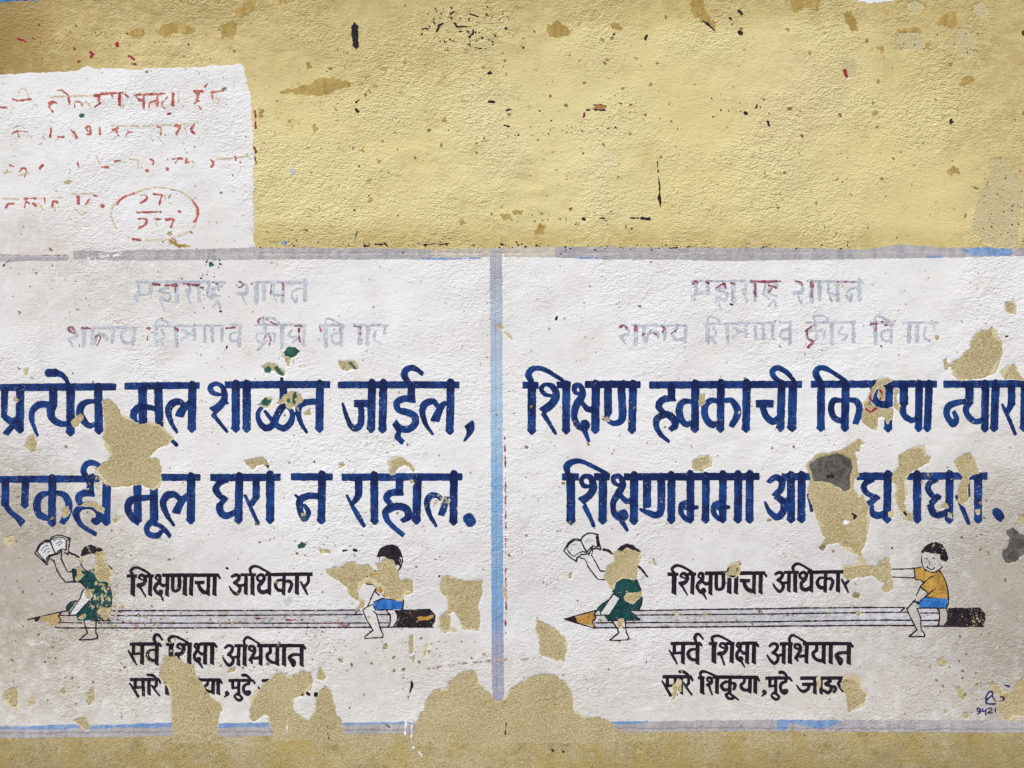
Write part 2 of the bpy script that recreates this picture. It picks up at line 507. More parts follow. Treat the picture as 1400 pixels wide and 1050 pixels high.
M = dict(
    white=mat_white(), yellow=mat_yellow(), bare=mat_bare(), pitted=mat_bare('pitted_yellow_plaster', False, True), orange=paint('orange_rust', (.36, .15, .04), (.50, .30, .10), thick=False), base=mat_bare('washed_sandy_plaster', True), cement=mat_cement(),
    blue=paint('blue_enamel', (.003, .010, .068), (.009, .062, .265), (.50, .54, .60), .035),
    chipblack=paint('chipped_black', (.008, .005, .010), (.025, .016, .022), (.55, .47, .30), .07),
    black=paint('black_enamel', (.008, .005, .010), (.028, .018, .03), (.3, .25, .17), -.02),
    maroonblack=paint('maroon_black_line', (.012, .006, .010), (.055, .012, .022)),
    green=paint('bottle_green', (.005, .038, .042), (.012, .088, .088), (.42, .36, .16), .02),
    ochre=paint('ochre_paint', (.36, .18, .03), (.60, .36, .085), (.60, .52, .35), -.03),
    sky=paint('mid_blue_paint', (.015, .09, .36), (.05, .24, .60), (.6, .55, .45), -.05),
    pencil=paint('pale_grey_paint', (.46, .455, .47), (.64, .64, .65), (.40, .33, .24), .05, rub=.06, rubcol=(.70, .68, .65)),
    wornochre=paint('worn_ochre', (.34, .23, .07), (.50, .37, .14), (.55, .48, .36), .08, rub=.06, rubcol=(.58, .52, .42)),
    oldwash=paint('old_cream_wash', (.56, .46, .26), (.68, .59, .38), (.40, .28, .10), .04, thick=False, grain=1.2),
    brownspeck=paint('brown_speck', (.20, .13, .05), (.38, .27, .12), thick=False),
    skin=paint('white_paint', (.66, .66, .64), (.74, .73, .71)),
    palegreen=paint('dark_green_flake', (.01, .07, .05), (.03, .14, .09), (.35, .3, .1), .05),
    faded=paint('faded_blue_grey', (.37, .39, .44), (.57, .61, .66), (.78, .77, .76), .05, rub=.10, rubcol=(.79, .78, .80), thick=False),
    fadered=paint('faded_maroon', (.17, .02, .05), (.42, .16, .20), (.7, .66, .66), .05, rub=.04, rubcol=(.72, .68, .70), thick=False),
    red=paint('worn_red', (.36, .035, .04), (.60, .20, .14), (.78, .72, .66), .06, rub=.05, rubcol=(.74, .62, .45), thick=False),
    tan=paint('rubbed_ochre_trace', (.58, .45, .24), (.70, .60, .42), (.8, .78, .76), .06, rub=.08, rubcol=(.78, .76, .76), thick=False),
    oldochre=paint('old_ochre_wash', (.36, .235, .055), (.52, .37, .12), (.14, .12, .05), .03, thick=False, grain=1.4),
    limebright=paint('bright_limewash', (.78, .78, .80), (.84, .84, .85), thick=False),
    crimson=paint('crimson_splash', (.25, .01, .03), (.40, .03, .06), thick=False),
    ink=paint('blue_black_ink', (.008, .008, .06), (.03, .03, .16), thick=False),
    brightblue=paint('cobalt_stripe', (.13, .25, .50), (.27, .40, .60), (.6, .6, .65), .06, rub=.06, rubcol=(.45, .45, .55), thick=False),
    rust=paint('rust_stain', (.30, .20, .17), (.50, .40, .36), None, rub=.12, rubcol=(.74, .72, .70), thick=False),
)


def mat_stripe():
    m = NT('weathered_border_paint')
    sep = m.n.new('ShaderNodeSeparateXYZ'); m.l.new(m.pos, sep.inputs[0])
    n1 = m.math('MULTIPLY', m.math('SUBTRACT', m.noise(6, 5, .65), .5), .10)
    z = m.math('ADD', sep.outputs['Z'], n1)
    rp = m.n.new('ShaderNodeValToRGB')
    mr = m.n.new('ShaderNodeMapRange'); m.l.new(z, mr.inputs['Value'])
    mr.inputs['From Min'].default_value = wz(1010); mr.inputs['From Max'].default_value = wz(330)
    m.l.new(mr.outputs[0], rp.inputs[0])
    E = rp.color_ramp.elements
    def pos(py): return (1010 - py) / 680.0
    E[0].position = 0; E[0].color = (.40, .38, .44, 1)
    E[1].position = 1; E[1].color = (.46, .44, .44, 1)
    for py, col in ((880, (.34, .35, .47)), (845, (.20, .34, .58)), (760, (.22, .41, .66)), (660, (.24, .43, .68)), (590, (.36, .53, .70)), (500, (.43, .55, .67)), (430, (.46, .53, .62)), (372, (.42, .43, .49))):
        el = E.new(pos(py)); el.color = (*col, 1)
    c = m.mix(m.ramp(m.noise(14, 7, .72), .48, .68, 0, .45), rp.outputs[0], (.36, .34, .38))
    c = m.mix(m.ramp(m.noise(50, 6, .75), .52, .70, 0, .55), c, (.62, .60, .56))
    m.col(c)
    stucco(m, 1.0, 1.1)
    return m.m


M['stripe'] = mat_stripe()
M['graystripe'] = paint('grey_border_paint', (.35, .33, .355), (.50, .48, .475), (.62, .60, .56), .05, rub=.09, rubcol=(.55, .50, .42), thick=False, grain=1.1)
M['tanstripe'] = paint('tan_grey_border_paint', (.50, .44, .36), (.62, .56, .47), None, rub=.08, rubcol=(.70, .66, .60), thick=False, grain=1.1)
# ------------------------------------------------------------------ survey of the lettering: (tile, label, headline strokes, letters split by |)
BLUE_LEFT = [
 ('A', 'large blue word, leftmost of the upper slogan line', 'H 2 200 635 195 36',
  ['L 38 28 205 24 355:30 60 385 105 372 / L 30 98 378 34 452 / V 112 190 110 450 44',
   'S 12 208 460 182 400:20 175 345:30 195 305:34 235 290:34 285 298:32',
   'S 42 292 195 292 290 278 325:42 288 368:36 325 395:32 362 398:28 390 385:24 / V 386 190 386 464 44 / L 42 268 119 302 119 / S 36 300 115 345 135:26 370 168:18 378 200:16',
   'S 20 515 275 475 278:26 445 300:36 437 340:38 458 380:36 490 408:28 522 398:24 / V 536 180 541 455 44']),
 ('A', 'large blue word with its foot flaked away, between two bare patches', 'H 682 192 1092 188 34',
  ['L 44 780 200 782 400 / S 24 850 315 800 305:30 750 313:36 730 350:36 742 390:26 / V 866 175 872 480 44 / L 18 905 455 966 512',
   'S 12 968 442 937 390:22 922 325:34 944 285:38 985 278:30 1005 300:26 / S 22 1040 278 1008 305:36 982 352:46 / V 1052 170 1050 445 44']),
 ('A', 'large blue word in the middle of the upper slogan line, with flaked spots', 'H 1232 185 1805 183 36',
  ['S 14 1205 238 1165 228:26 1150 200:26 1178 178:20 1215 195:24 1230 250:34 1208 295:38 1168 325:44 / S 24 1165 345 1190 375:20 1242 440:14 / L 10 1225 262 1245 285 / V 1290 165 1290 445 44 / V 1350 165 1350 445 44',
   'L 38 1550 195 1550 300 / S 20 1430 310 1412 340:22 1418 385:26 1455 420:32 1495 400:34 1520 345:36 1550 300:36 1580 308:20 1600 345:26 1590 392:32 1552 422:32 1510 400:26 1475 360:18 1450 330:14 / L 14 1541 150 1546 175',
   'S 12 1678 442 1647 395:20 1632 335:30 1645 292:34 1690 278:32 1737 278:30 / V 1750 165 1748 445 42']),
 ('B', 'large blue word ending in a comma, rightmost of the upper slogan line', 'H 450 185 1112 185 34',
  ['S 12 475 288 490 340:18 515 400:26 545 422:34 572 398:34 577 345:30 572 290:30 / H 537 287 640 287 36 / V 635 160 630 446 42',
   'V 697 160 692 448 42',
   'L 38 850 185 850 262 / S 34 866 264 805 262 770 285 782 322:32 830 335:34 868 358:36 868 400:36 830 428:34 785 420:32 760 392:34 / S 36 765 400 782 440:22 775 470:30 802 498:24 / S 26 832 168 812 132:34 825 100:32 862 92:28 912 124:20',
   'S 12 965 452 927 395:22 910 325:32 930 285:36 970 276:30 990 298:22 / S 20 1040 280 1010 310:34 980 378:44 / V 1065 158 1060 457 42',
   'S 54 1165 402 1172 428:38 1158 462:18 1140 490:8']),
 ('A', 'large blue word, leftmost of the lower slogan line, its end flaked away', 'H 0 702 545 698 34',
  ['L 40 32 700 30 835 / S 30 30 832 60 880:24 100 912:30 125 940:38 / V 142 688 137 860 40',
   'V 288 680 286 960 42 / S 20 270 775 225 790:34 203 840:38 218 893:36 265 915:28 / S 22 305 775 350 783:30 378 830:36 370 890:36 342 938:28',
   'L 38 495 680 495 780 / S 34 512 778 460 776 432 800:36 444 842:24 / S 24 425 920 415 885:32 455 848:32 515 852:36 548 892:36 530 932:34 506 922:20 / S 30 420 890 440 945:24 480 975:20 527 1002:20',
   'V 584 700 582 956 44 / S 32 480 700 458 655:30 478 615:28 515 612:26 552 632:22']),
 ('A', 'large blue word below the star-shaped bare patch in the lower slogan line', 'H 700 692 1098 690 34',
  ['L 40 752 700 756 930 / S 26 850 800 780 803:30 718 815:36 700 858:36 718 905:32 757 936:34 / L 42 842 700 844 920',
   'S 34 848 918 805 960:28 815 1000:28 860 1008:30 885 985:20 / S 24 845 945 885 960:22 932 1012:20',
   'S 12 952 952 912 890:24 893 832:34 915 790:38 955 783:30 982 805:26 / S 22 1025 785 990 830:36 965 880:44 / V 1047 670 1045 945 44']),
 ('A', 'large blue word in the middle of the lower slogan line, green flakes over its end', 'H 1152 692 1535 690 36',
  ['S 20 1245 708 1205 720:28 1182 752:34 1203 790:28 1240 808:20 / L 26 1238 802 1203 842 / S 32 1205 835 1205 870:36 1235 900:34 1290 880:28 / V 1310 668 1306 943 42',
   'L 36 1402 700 1402 800 / L 30 1402 800 1375 838 / S 12 1342 790 1372 855:18 1412 940:18',
   'V 1478 660 1478 943 44']),
 ('B', 'short two-stroke blue word standing alone in the lower slogan line', 'H 193 688 420 688 36',
  ['S 28 350 792 285 792:34 242 815:36 242 868:30 265 918:26 288 882:24 268 845:18 / L 12 218 788 236 806 / V 362 660 358 946 42']),
 ('B', 'large blue word ending in a round full stop, under the ochre hook', 'H 470 690 1128 688 36',
  ['L 38 562 690 562 785 / S 34 562 785 545 815:28 525 838:18 / S 12 498 790 530 850:18 560 900:26 590 955:16',
   'V 647 663 648 948 42',
   'L 38 785 700 785 775 / S 32 800 772 740 775:34 714 803:34 738 838:24 / S 22 735 845 708 882:34 722 928:28 765 972:22 806 1005:22 / S 34 722 870 762 850:36 815 857:38 838 900:38 800 928:20',
   'V 883 680 878 946 44',
   'S 12 985 955 950 895:22 935 838:30 950 795:32 988 788:26 1012 806:20 / S 20 1045 800 1030 850:32 1012 893:32 / V 1082 658 1080 953 42',
   'L 58 1164 916 1172 930']),
]
BLUE_RIGHT = [
 ('C', 'large blue word, first of the upper slogan line right of the border', 'H 60 187 145 187 34 / H 245 185 320 185 34 / H 400 183 702 183 36',
  ['V 108 170 108 456 44 / S 26 108 168 90 130:34 110 100:30 150 94:24 205 115:20 275 160:18',
   'S 14 215 245 178 235:22 160 205:22 185 182:18 222 195:30 242 240:38 217 290:40 168 325:42 / S 26 170 340 195 380:20 238 450:14',
   'V 297 168 295 452 42',
   'S 12 380 235 345 225:22 345 190:26 375 192:24 385 240:36 352 295:38 340 350:32 358 405:30 388 425:26 / L 50 398 402 400 408 / S 24 388 415 405 455:22 418 490:14 / S 22 385 285 415 318:30 445 315:28 / V 458 163 455 451 44',
   'L 40 525 170 525 340 / S 36 525 335 515 366:24 500 370:12 / S 20 515 375 560 395:26 603 368:38 602 270:40 597 168:40 / V 662 163 656 452 42']),
 ('C', 'large blue word, second of the upper slogan line right of the border', 'H 752 186 1585 182 36',
  ['L 38 872 178 872 258 / S 32 888 258 830 264:34 802 300:34 826 336:24 / S 20 825 340 793 372:34 790 412:28 815 458:22 855 492:16 / S 30 800 365 845 346:34 884 372:38 893 408:34 866 428:26',
   'S 20 985 278 940 275:28 915 312:36 922 365:34 952 400:30 985 392:26 / V 1002 163 1000 446 42',
   'S 20 1125 275 1085 270:28 1055 305:34 1058 360:34 1092 402:34 1140 390:24 / V 1142 160 1140 446 40 / S 22 1165 272 1200 270:28 1230 310:36 1232 350:36 1200 410:28',
   'V 1283 158 1280 446 42',
   'H 1335 288 1430 288 38 / S 30 1370 300 1388 352:34 1425 385:34 1452 370:28 / V 1475 165 1468 441 42',
   'V 1535 168 1531 441 46 / S 22 1462 167 1430 137:26 1425 107:26 1456 92:26 1502 117:24 1542 162:18']),
 ('D', 'large blue word, third of the upper slogan line, half hidden by flaking', 'H 235 182 922 180 36',
  ['V 290 168 288 441 42 / S 22 290 167 262 130:34 270 100:30 305 92:26 360 120:20 420 160:20',
   'S 20 405 270 360 270:30 345 310:32 360 362:30 408 386:26 / V 425 163 420 441 42 / S 22 445 265 485 276:30 500 322:34 478 395:30',
   'L 40 590 180 575 235 / S 30 572 235 600 285:36 650 292:38 / L 44 660 170 658 300 / V 658 360 656 442 42',
   'L 44 742 175 742 290 / S 36 740 285 738 340:32 780 378:28 815 365:24 / V 825 163 822 441 40',
   'V 880 163 870 441 40']),
 ('D', 'large blue word running off the right edge of the wall in view', 'H 960 182 1640 178 36',
  ['S 26 1105 275 1030 283:30 985 305:36 978 355:30 1012 398:34 1030 370:26 1015 332:20',
   'L 42 1100 178 1100 285 / S 38 1098 280 1082 320:30 1098 362:30 1140 386:28 1182 370:26 / V 1187 163 1185 443 40',
   'V 1243 163 1235 441 42',
   'L 38 1330 190 1330 290 / L 34 1330 288 1308 330:26 / S 12 1280 293 1305 345:18 1350 450:16',
   'V 1402 163 1398 441 42']),
 ('C', 'large blue word, first of the lower slogan line right of the border', 'H 275 688 365 688 36 / H 450 688 535 688 36 / H 612 688 1352 686 36',
  ['V 320 673 322 949 46 / S 24 305 668 300 630:36 330 606:30 375 602:22 430 625:20 515 668:18',
   'S 14 425 740 390 735:22 380 702:24 405 682:22 435 700:32 445 750:40 420 790:38 380 818:42 / S 26 395 845 415 885:22 446 952:18',
   'V 497 675 495 946 44',
   'S 12 600 742 560 720:22 555 690:24 590 685:24 605 730:34 580 780:36 553 832:30 562 892:28 600 920:28 / L 52 608 893 610 900 / L 26 600 930 630 978:14 / S 22 595 790 625 820:28 655 815:26 / V 667 663 666 949 44',
   'L 42 738 680 738 850 / S 12 702 865 740 882:26 790 895:34 815 860:38 815 680:40 / V 872 663 870 944 42',
   'S 12 965 820 930 840:30 924 882:26 948 915:22 978 932:22 / L 18 950 860 1010 855 / V 975 658 975 940 40 / V 1060 668 1058 942 40',
   'S 12 1145 820 1110 840:28 1101 877:26 1124 912:22 1150 924:22 / L 18 1130 860 1184 852 / V 1153 658 1152 940 40 / V 1237 658 1235 942 42',
   'V 1300 658 1298 942 42']),
 ('D', 'large blue word cut off by the patch of dark cement', 'H 75 688 245 688 36',
  ['S 22 2 718 40 690:30 75 710:34 70 755:34 35 790:30 / S 28 40 795 80 822:34 85 870:36 52 908:34 10 880:24 -15 828:12 / L 28 75 825 120 812 / V 125 663 125 940 42',
   'V 183 663 182 940 42', 'L 14 222 785 238 872']),
 ('D', 'blue letter between the cement patch and the next bare streak', 'H 485 685 685 685 38',
  ['S 20 575 705 535 720:28 525 750:30 545 780:28 590 800:24 / L 30 600 795 550 835 / S 34 560 850 570 885 605 900 645 880:26 / V 655 658 650 942 42']),
 ('D', 'large blue word ending in a round full stop beside the right edge', 'H 758 685 1198 683 36',
  ['V 815 658 815 942 44',
   'S 20 925 705 885 720:28 875 755:30 905 795:26 940 800:22 / L 30 935 790 895 830 / S 34 885 840 905 885:36 945 895:34 985 870:26 / V 993 658 990 942 42',
   'S 14 1032 795 1065 865:22 1095 940:18 / L 36 1085 700 1085 790 / L 28 1085 790 1062 838',
   'V 1148 668 1148 941 42',
   'S 42 1248 880 1258 892:50 1278 918:34']),
]
BLACK = [   # the right-hand sign; the left-hand one has the same words a little shifted: last item is (ax, bx, ay, by)
 ('K1', 'small black word above the pencil, nearest the girl', 'H 105 160 215 160 28 / H 325 158 410 158 26 / H 515 150 1165 148 30 / L 18 1160 148 1180 180',
  ['K 175 160 170 375 42 / S 20 172 145 150 105:24 175 75:26 220 65:22 290 90:18 370 140:16',
   'S 8 290 205 245 180:14 265 150:22 305 165:30 318 210:30 288 250:34 235 265:38 / S 18 255 285 285 330:14 318 387:8',
   'K 378 160 370 375 34',
   'S 8 470 210 440 185:16 455 150:22 485 160:26 480 220:32 440 260:34 425 300:28 455 350:26 480 360:26 / L 44 495 335 497 340 / L 22 490 365 525 432:6 / S 20 480 235 520 265:26 560 255:26 / K 575 150 568 380 34',
   'S 30 635 160 635 300 660 325:24 700 310:30 714 250:34 710 160:32 / K 780 150 775 368 38',
   'K 855 150 848 370 36',
   'H 895 230 1000 230 28 / S 28 935 235 950 290:32 990 335:38 1040 345:30 / K 1050 150 1045 370 32', 'K 1122 150 1118 370 36'],
  (.944, 174 - .944 * 913, .985, 786.2 - .985 * 783.75)),
 ('K2', 'small black word above the pencil, nearest the boy', 'H 260 142 415 140 24 / H 515 140 1010 134 28',
  ['S 20 165 160 205 140:26 240 160:28 225 200:28 190 225:26 / S 24 190 225 240 265:26 245 310:26 210 350:26 165 315:18 136 268:8 / L 22 230 262 300 250 / K 312 150 308 350 30',
   'K 380 150 378 355 34 / S 18 362 125 355 80:24 390 50:24 440 55:18 560 125:14',
   'S 18 480 215 440 200:22 430 162:22 470 140:24 502 170:28 480 222:32 445 260:30 455 315:32 500 330:34 545 305:26 / K 558 150 555 352 30',
   'S 16 710 205 650 202:22 620 255:28 650 305:30 710 310:26 / K 712 150 705 356 28 / S 18 720 215 765 210:24 790 250:28 765 322:26',
   'K 848 145 845 352 34',
   'S 10 885 215 920 280:20 958 357:10 / S 22 965 150 965 220 925 268'],
  (1.038, 388.75 - 1.038 * 1129, 1.01, 785.5 - 1.01 * 782.5)),
 ('K3', 'small black word below the pencil, first of the middle line', 'H 178 78 500 78 28 / L 18 495 75 512 98',
  ['S 8 160 152 200 215:20 246 300:8 / L 28 215 80 215 180 / L 20 205 185 300 180 / K 312 85 308 296 34',
   'S 16 440 140 390 150:24 365 195:30 395 245:30 450 260:26 / K 470 85 468 304 34 / S 20 455 60 440 20:26 455 -20:26 490 -20:20 528 28:12'],
  (1, -739, 1, .6)),
 ('K3', 'small black word below the pencil, second of the middle line', 'H 597 80 680 80 26 / H 785 78 870 78 26 / H 955 76 1110 76 28 / L 18 1110 75 1132 107',
  ['K 650 85 648 290 42 / S 20 640 62 625 20:24 660 -5:24 720 0:18 835 62:14',
   'S 10 760 132 715 105:18 735 76:22 775 90:28 785 140:30 755 180:32 705 190:36 / S 20 725 200 745 260:14 765 312:8',
   'K 848 85 842 285 36',
   'S 8 925 130 900 100:18 915 75:22 940 90:26 930 145:30 900 190:28 905 240:26 940 268:24 / L 40 945 240 947 243 / L 22 945 270 985 337:6 / S 18 940 150 970 185:24 1005 180:24 / K 1015 80 1010 295 34',
   'K 1088 80 1085 297 36'],
  (1.024, 227.5 - 1.024 * 969.6, 1, .8)),
 ('K4', 'small black word below the pencil, last of the middle line', 'H 290 82 430 82 24 / H 545 80 1070 80 28 / L 18 1062 78 1085 110',
  ['S 20 180 105 215 80:24 260 95:26 255 140:28 215 180:24 / S 22 220 180 265 215:26 265 265:26 225 295:26 185 260:18 153 207:8 / L 20 262 215 325 200 / K 335 90 330 297 32',
   'K 402 90 400 297 36 / S 18 400 70 395 22:24 430 -12:22 480 8:16 580 70:14',
   'S 18 490 140 455 118:20 460 88:22 505 95:26 512 150:30 482 205:26 465 235:30 / L 28 470 228 485 270:10 / L 24 505 218 580 210 / K 585 90 580 292 32',
   'S 24 690 95 690 150:28 655 180:26 665 230:28 710 262:26 765 268:24 / K 772 90 768 294 34',
   'K 848 90 845 297 36',
   'S 22 1030 178 950 180:26 908 205:30 922 250:24 950 302:20 965 260:22 935 225:14 / K 1045 90 1042 302 36'],
  (.968, 417.5 - .968 * 1165.6, 1.0, 2.4)),
 ('K3', 'small black word, first of the lowest line of the sign', 'H 90 443 400 443 26 / L 16 395 440 415 482',
  ['S 8 83 492 130 570:20 172 644:22 / L 26 140 445 140 540 / L 18 130 545 215 535 / K 225 450 232 640 26',
   'K 290 450 292 628 28', 'L 24 372 450 372 510 / S 24 372 510 350 537:20 / S 8 320 510 350 562:16 405 637:10 / S 20 275 385 325 392:24 362 420:18 378 447:14'],
  (1, -727.3, .90, 928.7 - .90 * 925.4)),
 ('K3', 'small black word ending in a comma, middle of the lowest line', 'H 478 453 545 453 24 / H 640 445 1125 450 28 / L 16 1122 448 1142 485',
  ['K 520 460 520 627 38 / S 16 512 440 500 405:24 530 385:24 580 395:18 680 440:14',
   'S 8 605 497 575 476:16 590 450:18 620 465:24 620 505:26 580 532:28 / S 16 595 545 612 590:12 630 637:8',
   'K 685 450 680 624 34',
   'S 14 820 500 770 500:22 730 540:26 760 585:26 810 580:22 / L 28 825 450 822 620 / S 16 840 510 880 525:26 868 578:22',
   'S 24 815 620 782 640:22 810 680:22 855 680:22 / S 18 840 640 870 660:16 915 694:8',
   'S 20 985 460 975 505:24 945 530:22 955 570:26 1000 590:24 1040 575:20 / K 1045 455 1040 618 32', 'K 1102 455 1100 622 34',
   'S 36 1198 605 1210 622:24 1175 654:6'],
  (.962, 228.75 - .962 * 960, .90, 928.7 - .90 * 925.4)),
 ('K4', 'very short black word after the comma in the lowest line', 'H 135 457 400 457 26 / L 16 398 455 420 487',
  ['L 26 180 465 180 545 / L 18 175 547 240 540 / L 26 245 465 245 625', 'S 22 245 600 200 640:14 215 672:18 255 692:22 282 665:20 262 640:18',
   'L 24 355 465 355 495 / S 20 355 495 315 510:26 295 550:26 310 602:26 345 625:22 362 595:34 335 588:12', 'S 26 290 395 325 395:24 355 420:20 375 450:16'],
  (1, -734, .92, 928.7 - .92 * 925.6)),
 ('K4', 'last black word of the lowest line, broken off by the bare patch', 'H 515 458 1000 456 28',
  ['S 8 476 538 515 590:18 560 602:28 602 570:26 602 530:26 / H 535 525 670 525 26 / K 675 460 672 627 32', 'K 738 460 740 627 26',
   'L 24 825 465 832 490 / S 22 845 490 790 520:26 845 545:26 852 578:24 815 615:28 768 588:20', 'S 20 845 562 880 550:24 903 575:26 882 607:22 / S 20 935 465 950 490:22 930 522:24 978 597:22'],
  (1, -735.8, .92, 928.7 - .92 * 925.6)),
]
FADED = [
 ('W', 'faded heading word, first of its upper line', 'H 985 578 1475 578 12',
  ['L 16 1005 585 1006 640 / S 12 1000 650 985 660:16 995 680 / L 12 1000 645 1060 645 / V 1070 575 1070 655 20',
   'L 18 1160 580 1160 605 / S 14 1165 610 1118 625 1172 642 1165 680 1120 668 1145 735:8', 'V 1208 575 1212 700 22',
   'L 14 1280 580 1278 640 / S 12 1278 640 1260 625 1285 690', 'V 1328 575 1330 692 22',
   'L 16 1385 590 1375 650 1405 668 / S 14 1452 598 1410 612 1400 640 1442 655 / L 12 1405 712 1432 682 1445 715']),
 ('X', 'faded heading word, second of its upper line', 'H 215 578 520 582 14',
  ['S 12 150 580 185 598:16 182 640:18 140 640:18 / L 10 160 650 182 697 / V 240 572 238 702 24', 'V 280 575 282 685 20',
   'L 14 330 590 330 640 / L 12 325 640 385 655 / L 10 330 645 350 688 / V 382 575 380 692 20', 'S 12 500 612 450 620 428 650 450 685 458 650 / V 500 558 500 687 22']),
 ('W', 'faded heading word, first of its second line', 'H 655 820 970 818 12',
  ['S 14 590 825 622 822:16 638 860:18 595 882:18 / L 10 600 885 618 920 / V 676 815 676 928 24', 'V 722 815 722 915 18',
   'S 14 735 905 750 860 790 855 800 885 / L 18 760 850 800 870 / V 838 815 832 905 18', 'S 14 905 832 880 862 900 900 945 888 / V 952 815 946 918 18']),
 ('W', 'faded heading word, second of its second line', 'H 1045 810 1440 806 10',
  ['S 12 1065 812 1075 778 1120 780 1140 812 / V 1068 805 1070 922 22', 'S 12 1100 828 1115 868 1090 885 1110 915 / V 1175 810 1178 922 20',
   'S 12 1210 832 1240 850 1208 885 / L 12 1230 850 1280 852 / V 1275 815 1276 892 18', 'L 16 1330 815 1332 892 / L 16 1372 815 1374 892 / V 1425 812 1425 900 18']),
 ('X', 'faded heading word, a single letter in its second line', 'H 60 803 130 803 12', ['S 12 115 842 75 850 70 886 110 892 / V 122 800 120 928 20']),
 ('X', 'faded heading word before the last in its second line', 'H 205 803 480 803 12',
  ['S 12 258 802 250 772 300 766 330 790 / S 12 250 845 215 852 213 885 245 905 / L 14 265 890 220 937 / V 258 800 262 892 18 / S 12 270 850 310 850 305 892', 'V 350 800 348 928 20',
   'S 12 405 830 385 862 432 872 408 898', 'V 468 800 466 922 20']),
 ('X', 'last faded heading word of its second line', 'H 555 805 690 805 14 / H 735 805 930 805 12',
  ['S 12 585 802 590 770 630 778 682 815 / V 585 800 588 928 22', 'S 12 660 840 620 860 630 900 665 902 / V 672 805 670 922 18', 'V 770 805 770 918 22 / V 815 805 812 918 20', 'S 12 860 830 850 882 882 902 / L 12 905 810 905 845']),
]
# the worn red notice: (label, red strokes, rubbed ochre strokes)
NOTICE = [
 ('worn red first line of the small notice, clearest of its four lines',
  'S 9 70 140 95 150 130 148 172 140|S 9 5 186 20 190 35 188|S 8 265 165 290 155 310 165 / S 8 285 165 270 185 290 212|S 9 318 95 340 95 372 118 / L 9 375 135 380 170|S 9 410 190 412 160 440 158 450 175|L 14 515 122 545 120 / L 12 545 118 540 150 / L 8 520 185 550 165|H 545 115 680 108 10 / L 9 612 120 618 138 / V 655 112 655 180 16 / L 8 685 115 700 130|H 728 122 910 110 8 / V 785 125 785 200 14 / L 10 740 125 775 150 / S 8 760 150 785 145 / S 8 815 190 818 160 850 150 / V 860 118 860 188 16 / S 8 900 190 885 165 915 130 / V 945 105 945 182 18|L 15 1060 98 1105 98 / L 14 1085 95 1078 145 / L 10 1060 165 1088 150 / L 10 1065 100 1085 130 / L 6 1070 165 1100 195|L 8 1130 60 1118 75 / L 12 1155 105 1220 95 / L 12 1158 105 1162 138',
  'S 7 100 105 120 85 145 95 155 130 165 150|S 6 65 215 65 200 80 185|L 8 280 130 500 122|S 6 180 190 190 170 205 180|S 6 455 170 470 158 495 180|L 6 670 130 670 185 / L 6 830 120 828 170 / S 6 885 150 880 180 905 195|L 7 975 100 975 160|L 6 1180 130 1200 150 1185 165 / L 6 1120 85 1130 60|L 6 560 150 580 170'),
 ('worn red second line of the small notice',
  'S 8 65 330 95 318 145 320 / L 7 95 320 105 350|L 8 235 345 245 365 / V 280 300 275 355 12|S 8 390 312 412 330 418 355|S 10 480 318 470 298 490 290 495 330 475 335|L 9 545 300 548 335|L 13 620 308 645 298 / L 10 635 305 640 325|S 8 690 345 705 322 725 325|S 10 860 295 880 300 878 335|H 950 288 990 288 12 / L 11 985 290 965 332|S 11 1060 285 1045 310 1065 330|L 9 320 350 350 348',
  'S 6 75 300 110 285 150 320 150 350|L 6 605 285 760 290|L 6 700 350 690 325|L 6 785 290 1085 272|L 6 820 340 835 370 / L 6 865 345 890 385|S 6 390 320 420 350 410 370|S 6 1020 330 1010 300|L 6 245 330 240 360 / L 5 210 390 230 385|L 5 300 370 350 345|L 6 610 365 630 345'),
 ('worn red third line of the small notice, mostly rubbed away',
  'S 9 105 540 125 520 145 530 135 565|L 16 218 520 230 505|L 8 55 505 75 512|L 9 555 512 590 515|L 10 632 482 660 478|S 8 822 470 840 480 835 500|L 16 803 532 806 533|L 16 912 524 914 525|H 940 468 1000 466 10 / L 9 975 468 960 490|L 11 1018 465 1015 490 1030 485|S 9 1150 470 1165 490 1155 515|L 13 1285 458 1288 475|L 7 1312 488 1316 490|L 7 425 490 430 512',
  'L 6 20 545 60 540 / S 5 30 550 40 530|L 6 690 470 760 470 / L 6 755 470 755 530|L 6 630 485 690 488|S 6 1050 480 1065 500 1050 510|L 6 1180 470 1360 455|L 6 530 450 545 500|L 6 100 560 160 545|S 5 360 530 385 525 380 545|L 5 1290 520 1310 515'),
 ('worn red fourth line of the small notice, left of the ringed number',
  'S 9 35 735 45 715 75 712|S 8 135 735 140 705 160 712|L 14 180 712 195 725|L 12 245 685 245 705|S 9 285 730 290 700 315 708|L 17 427 675 430 708|L 9 470 715 490 690|L 14 556 725 566 727|L 9 515 668 530 672|H 130 685 200 685 8',
  'L 6 20 685 100 688 / L 6 130 690 340 680|S 6 410 740 440 770 460 785|S 6 200 740 210 710 235 750|L 6 390 660 550 662|S 5 480 720 500 700|L 6 440 770 475 760|S 6 300 750 310 700 320 730'),
]
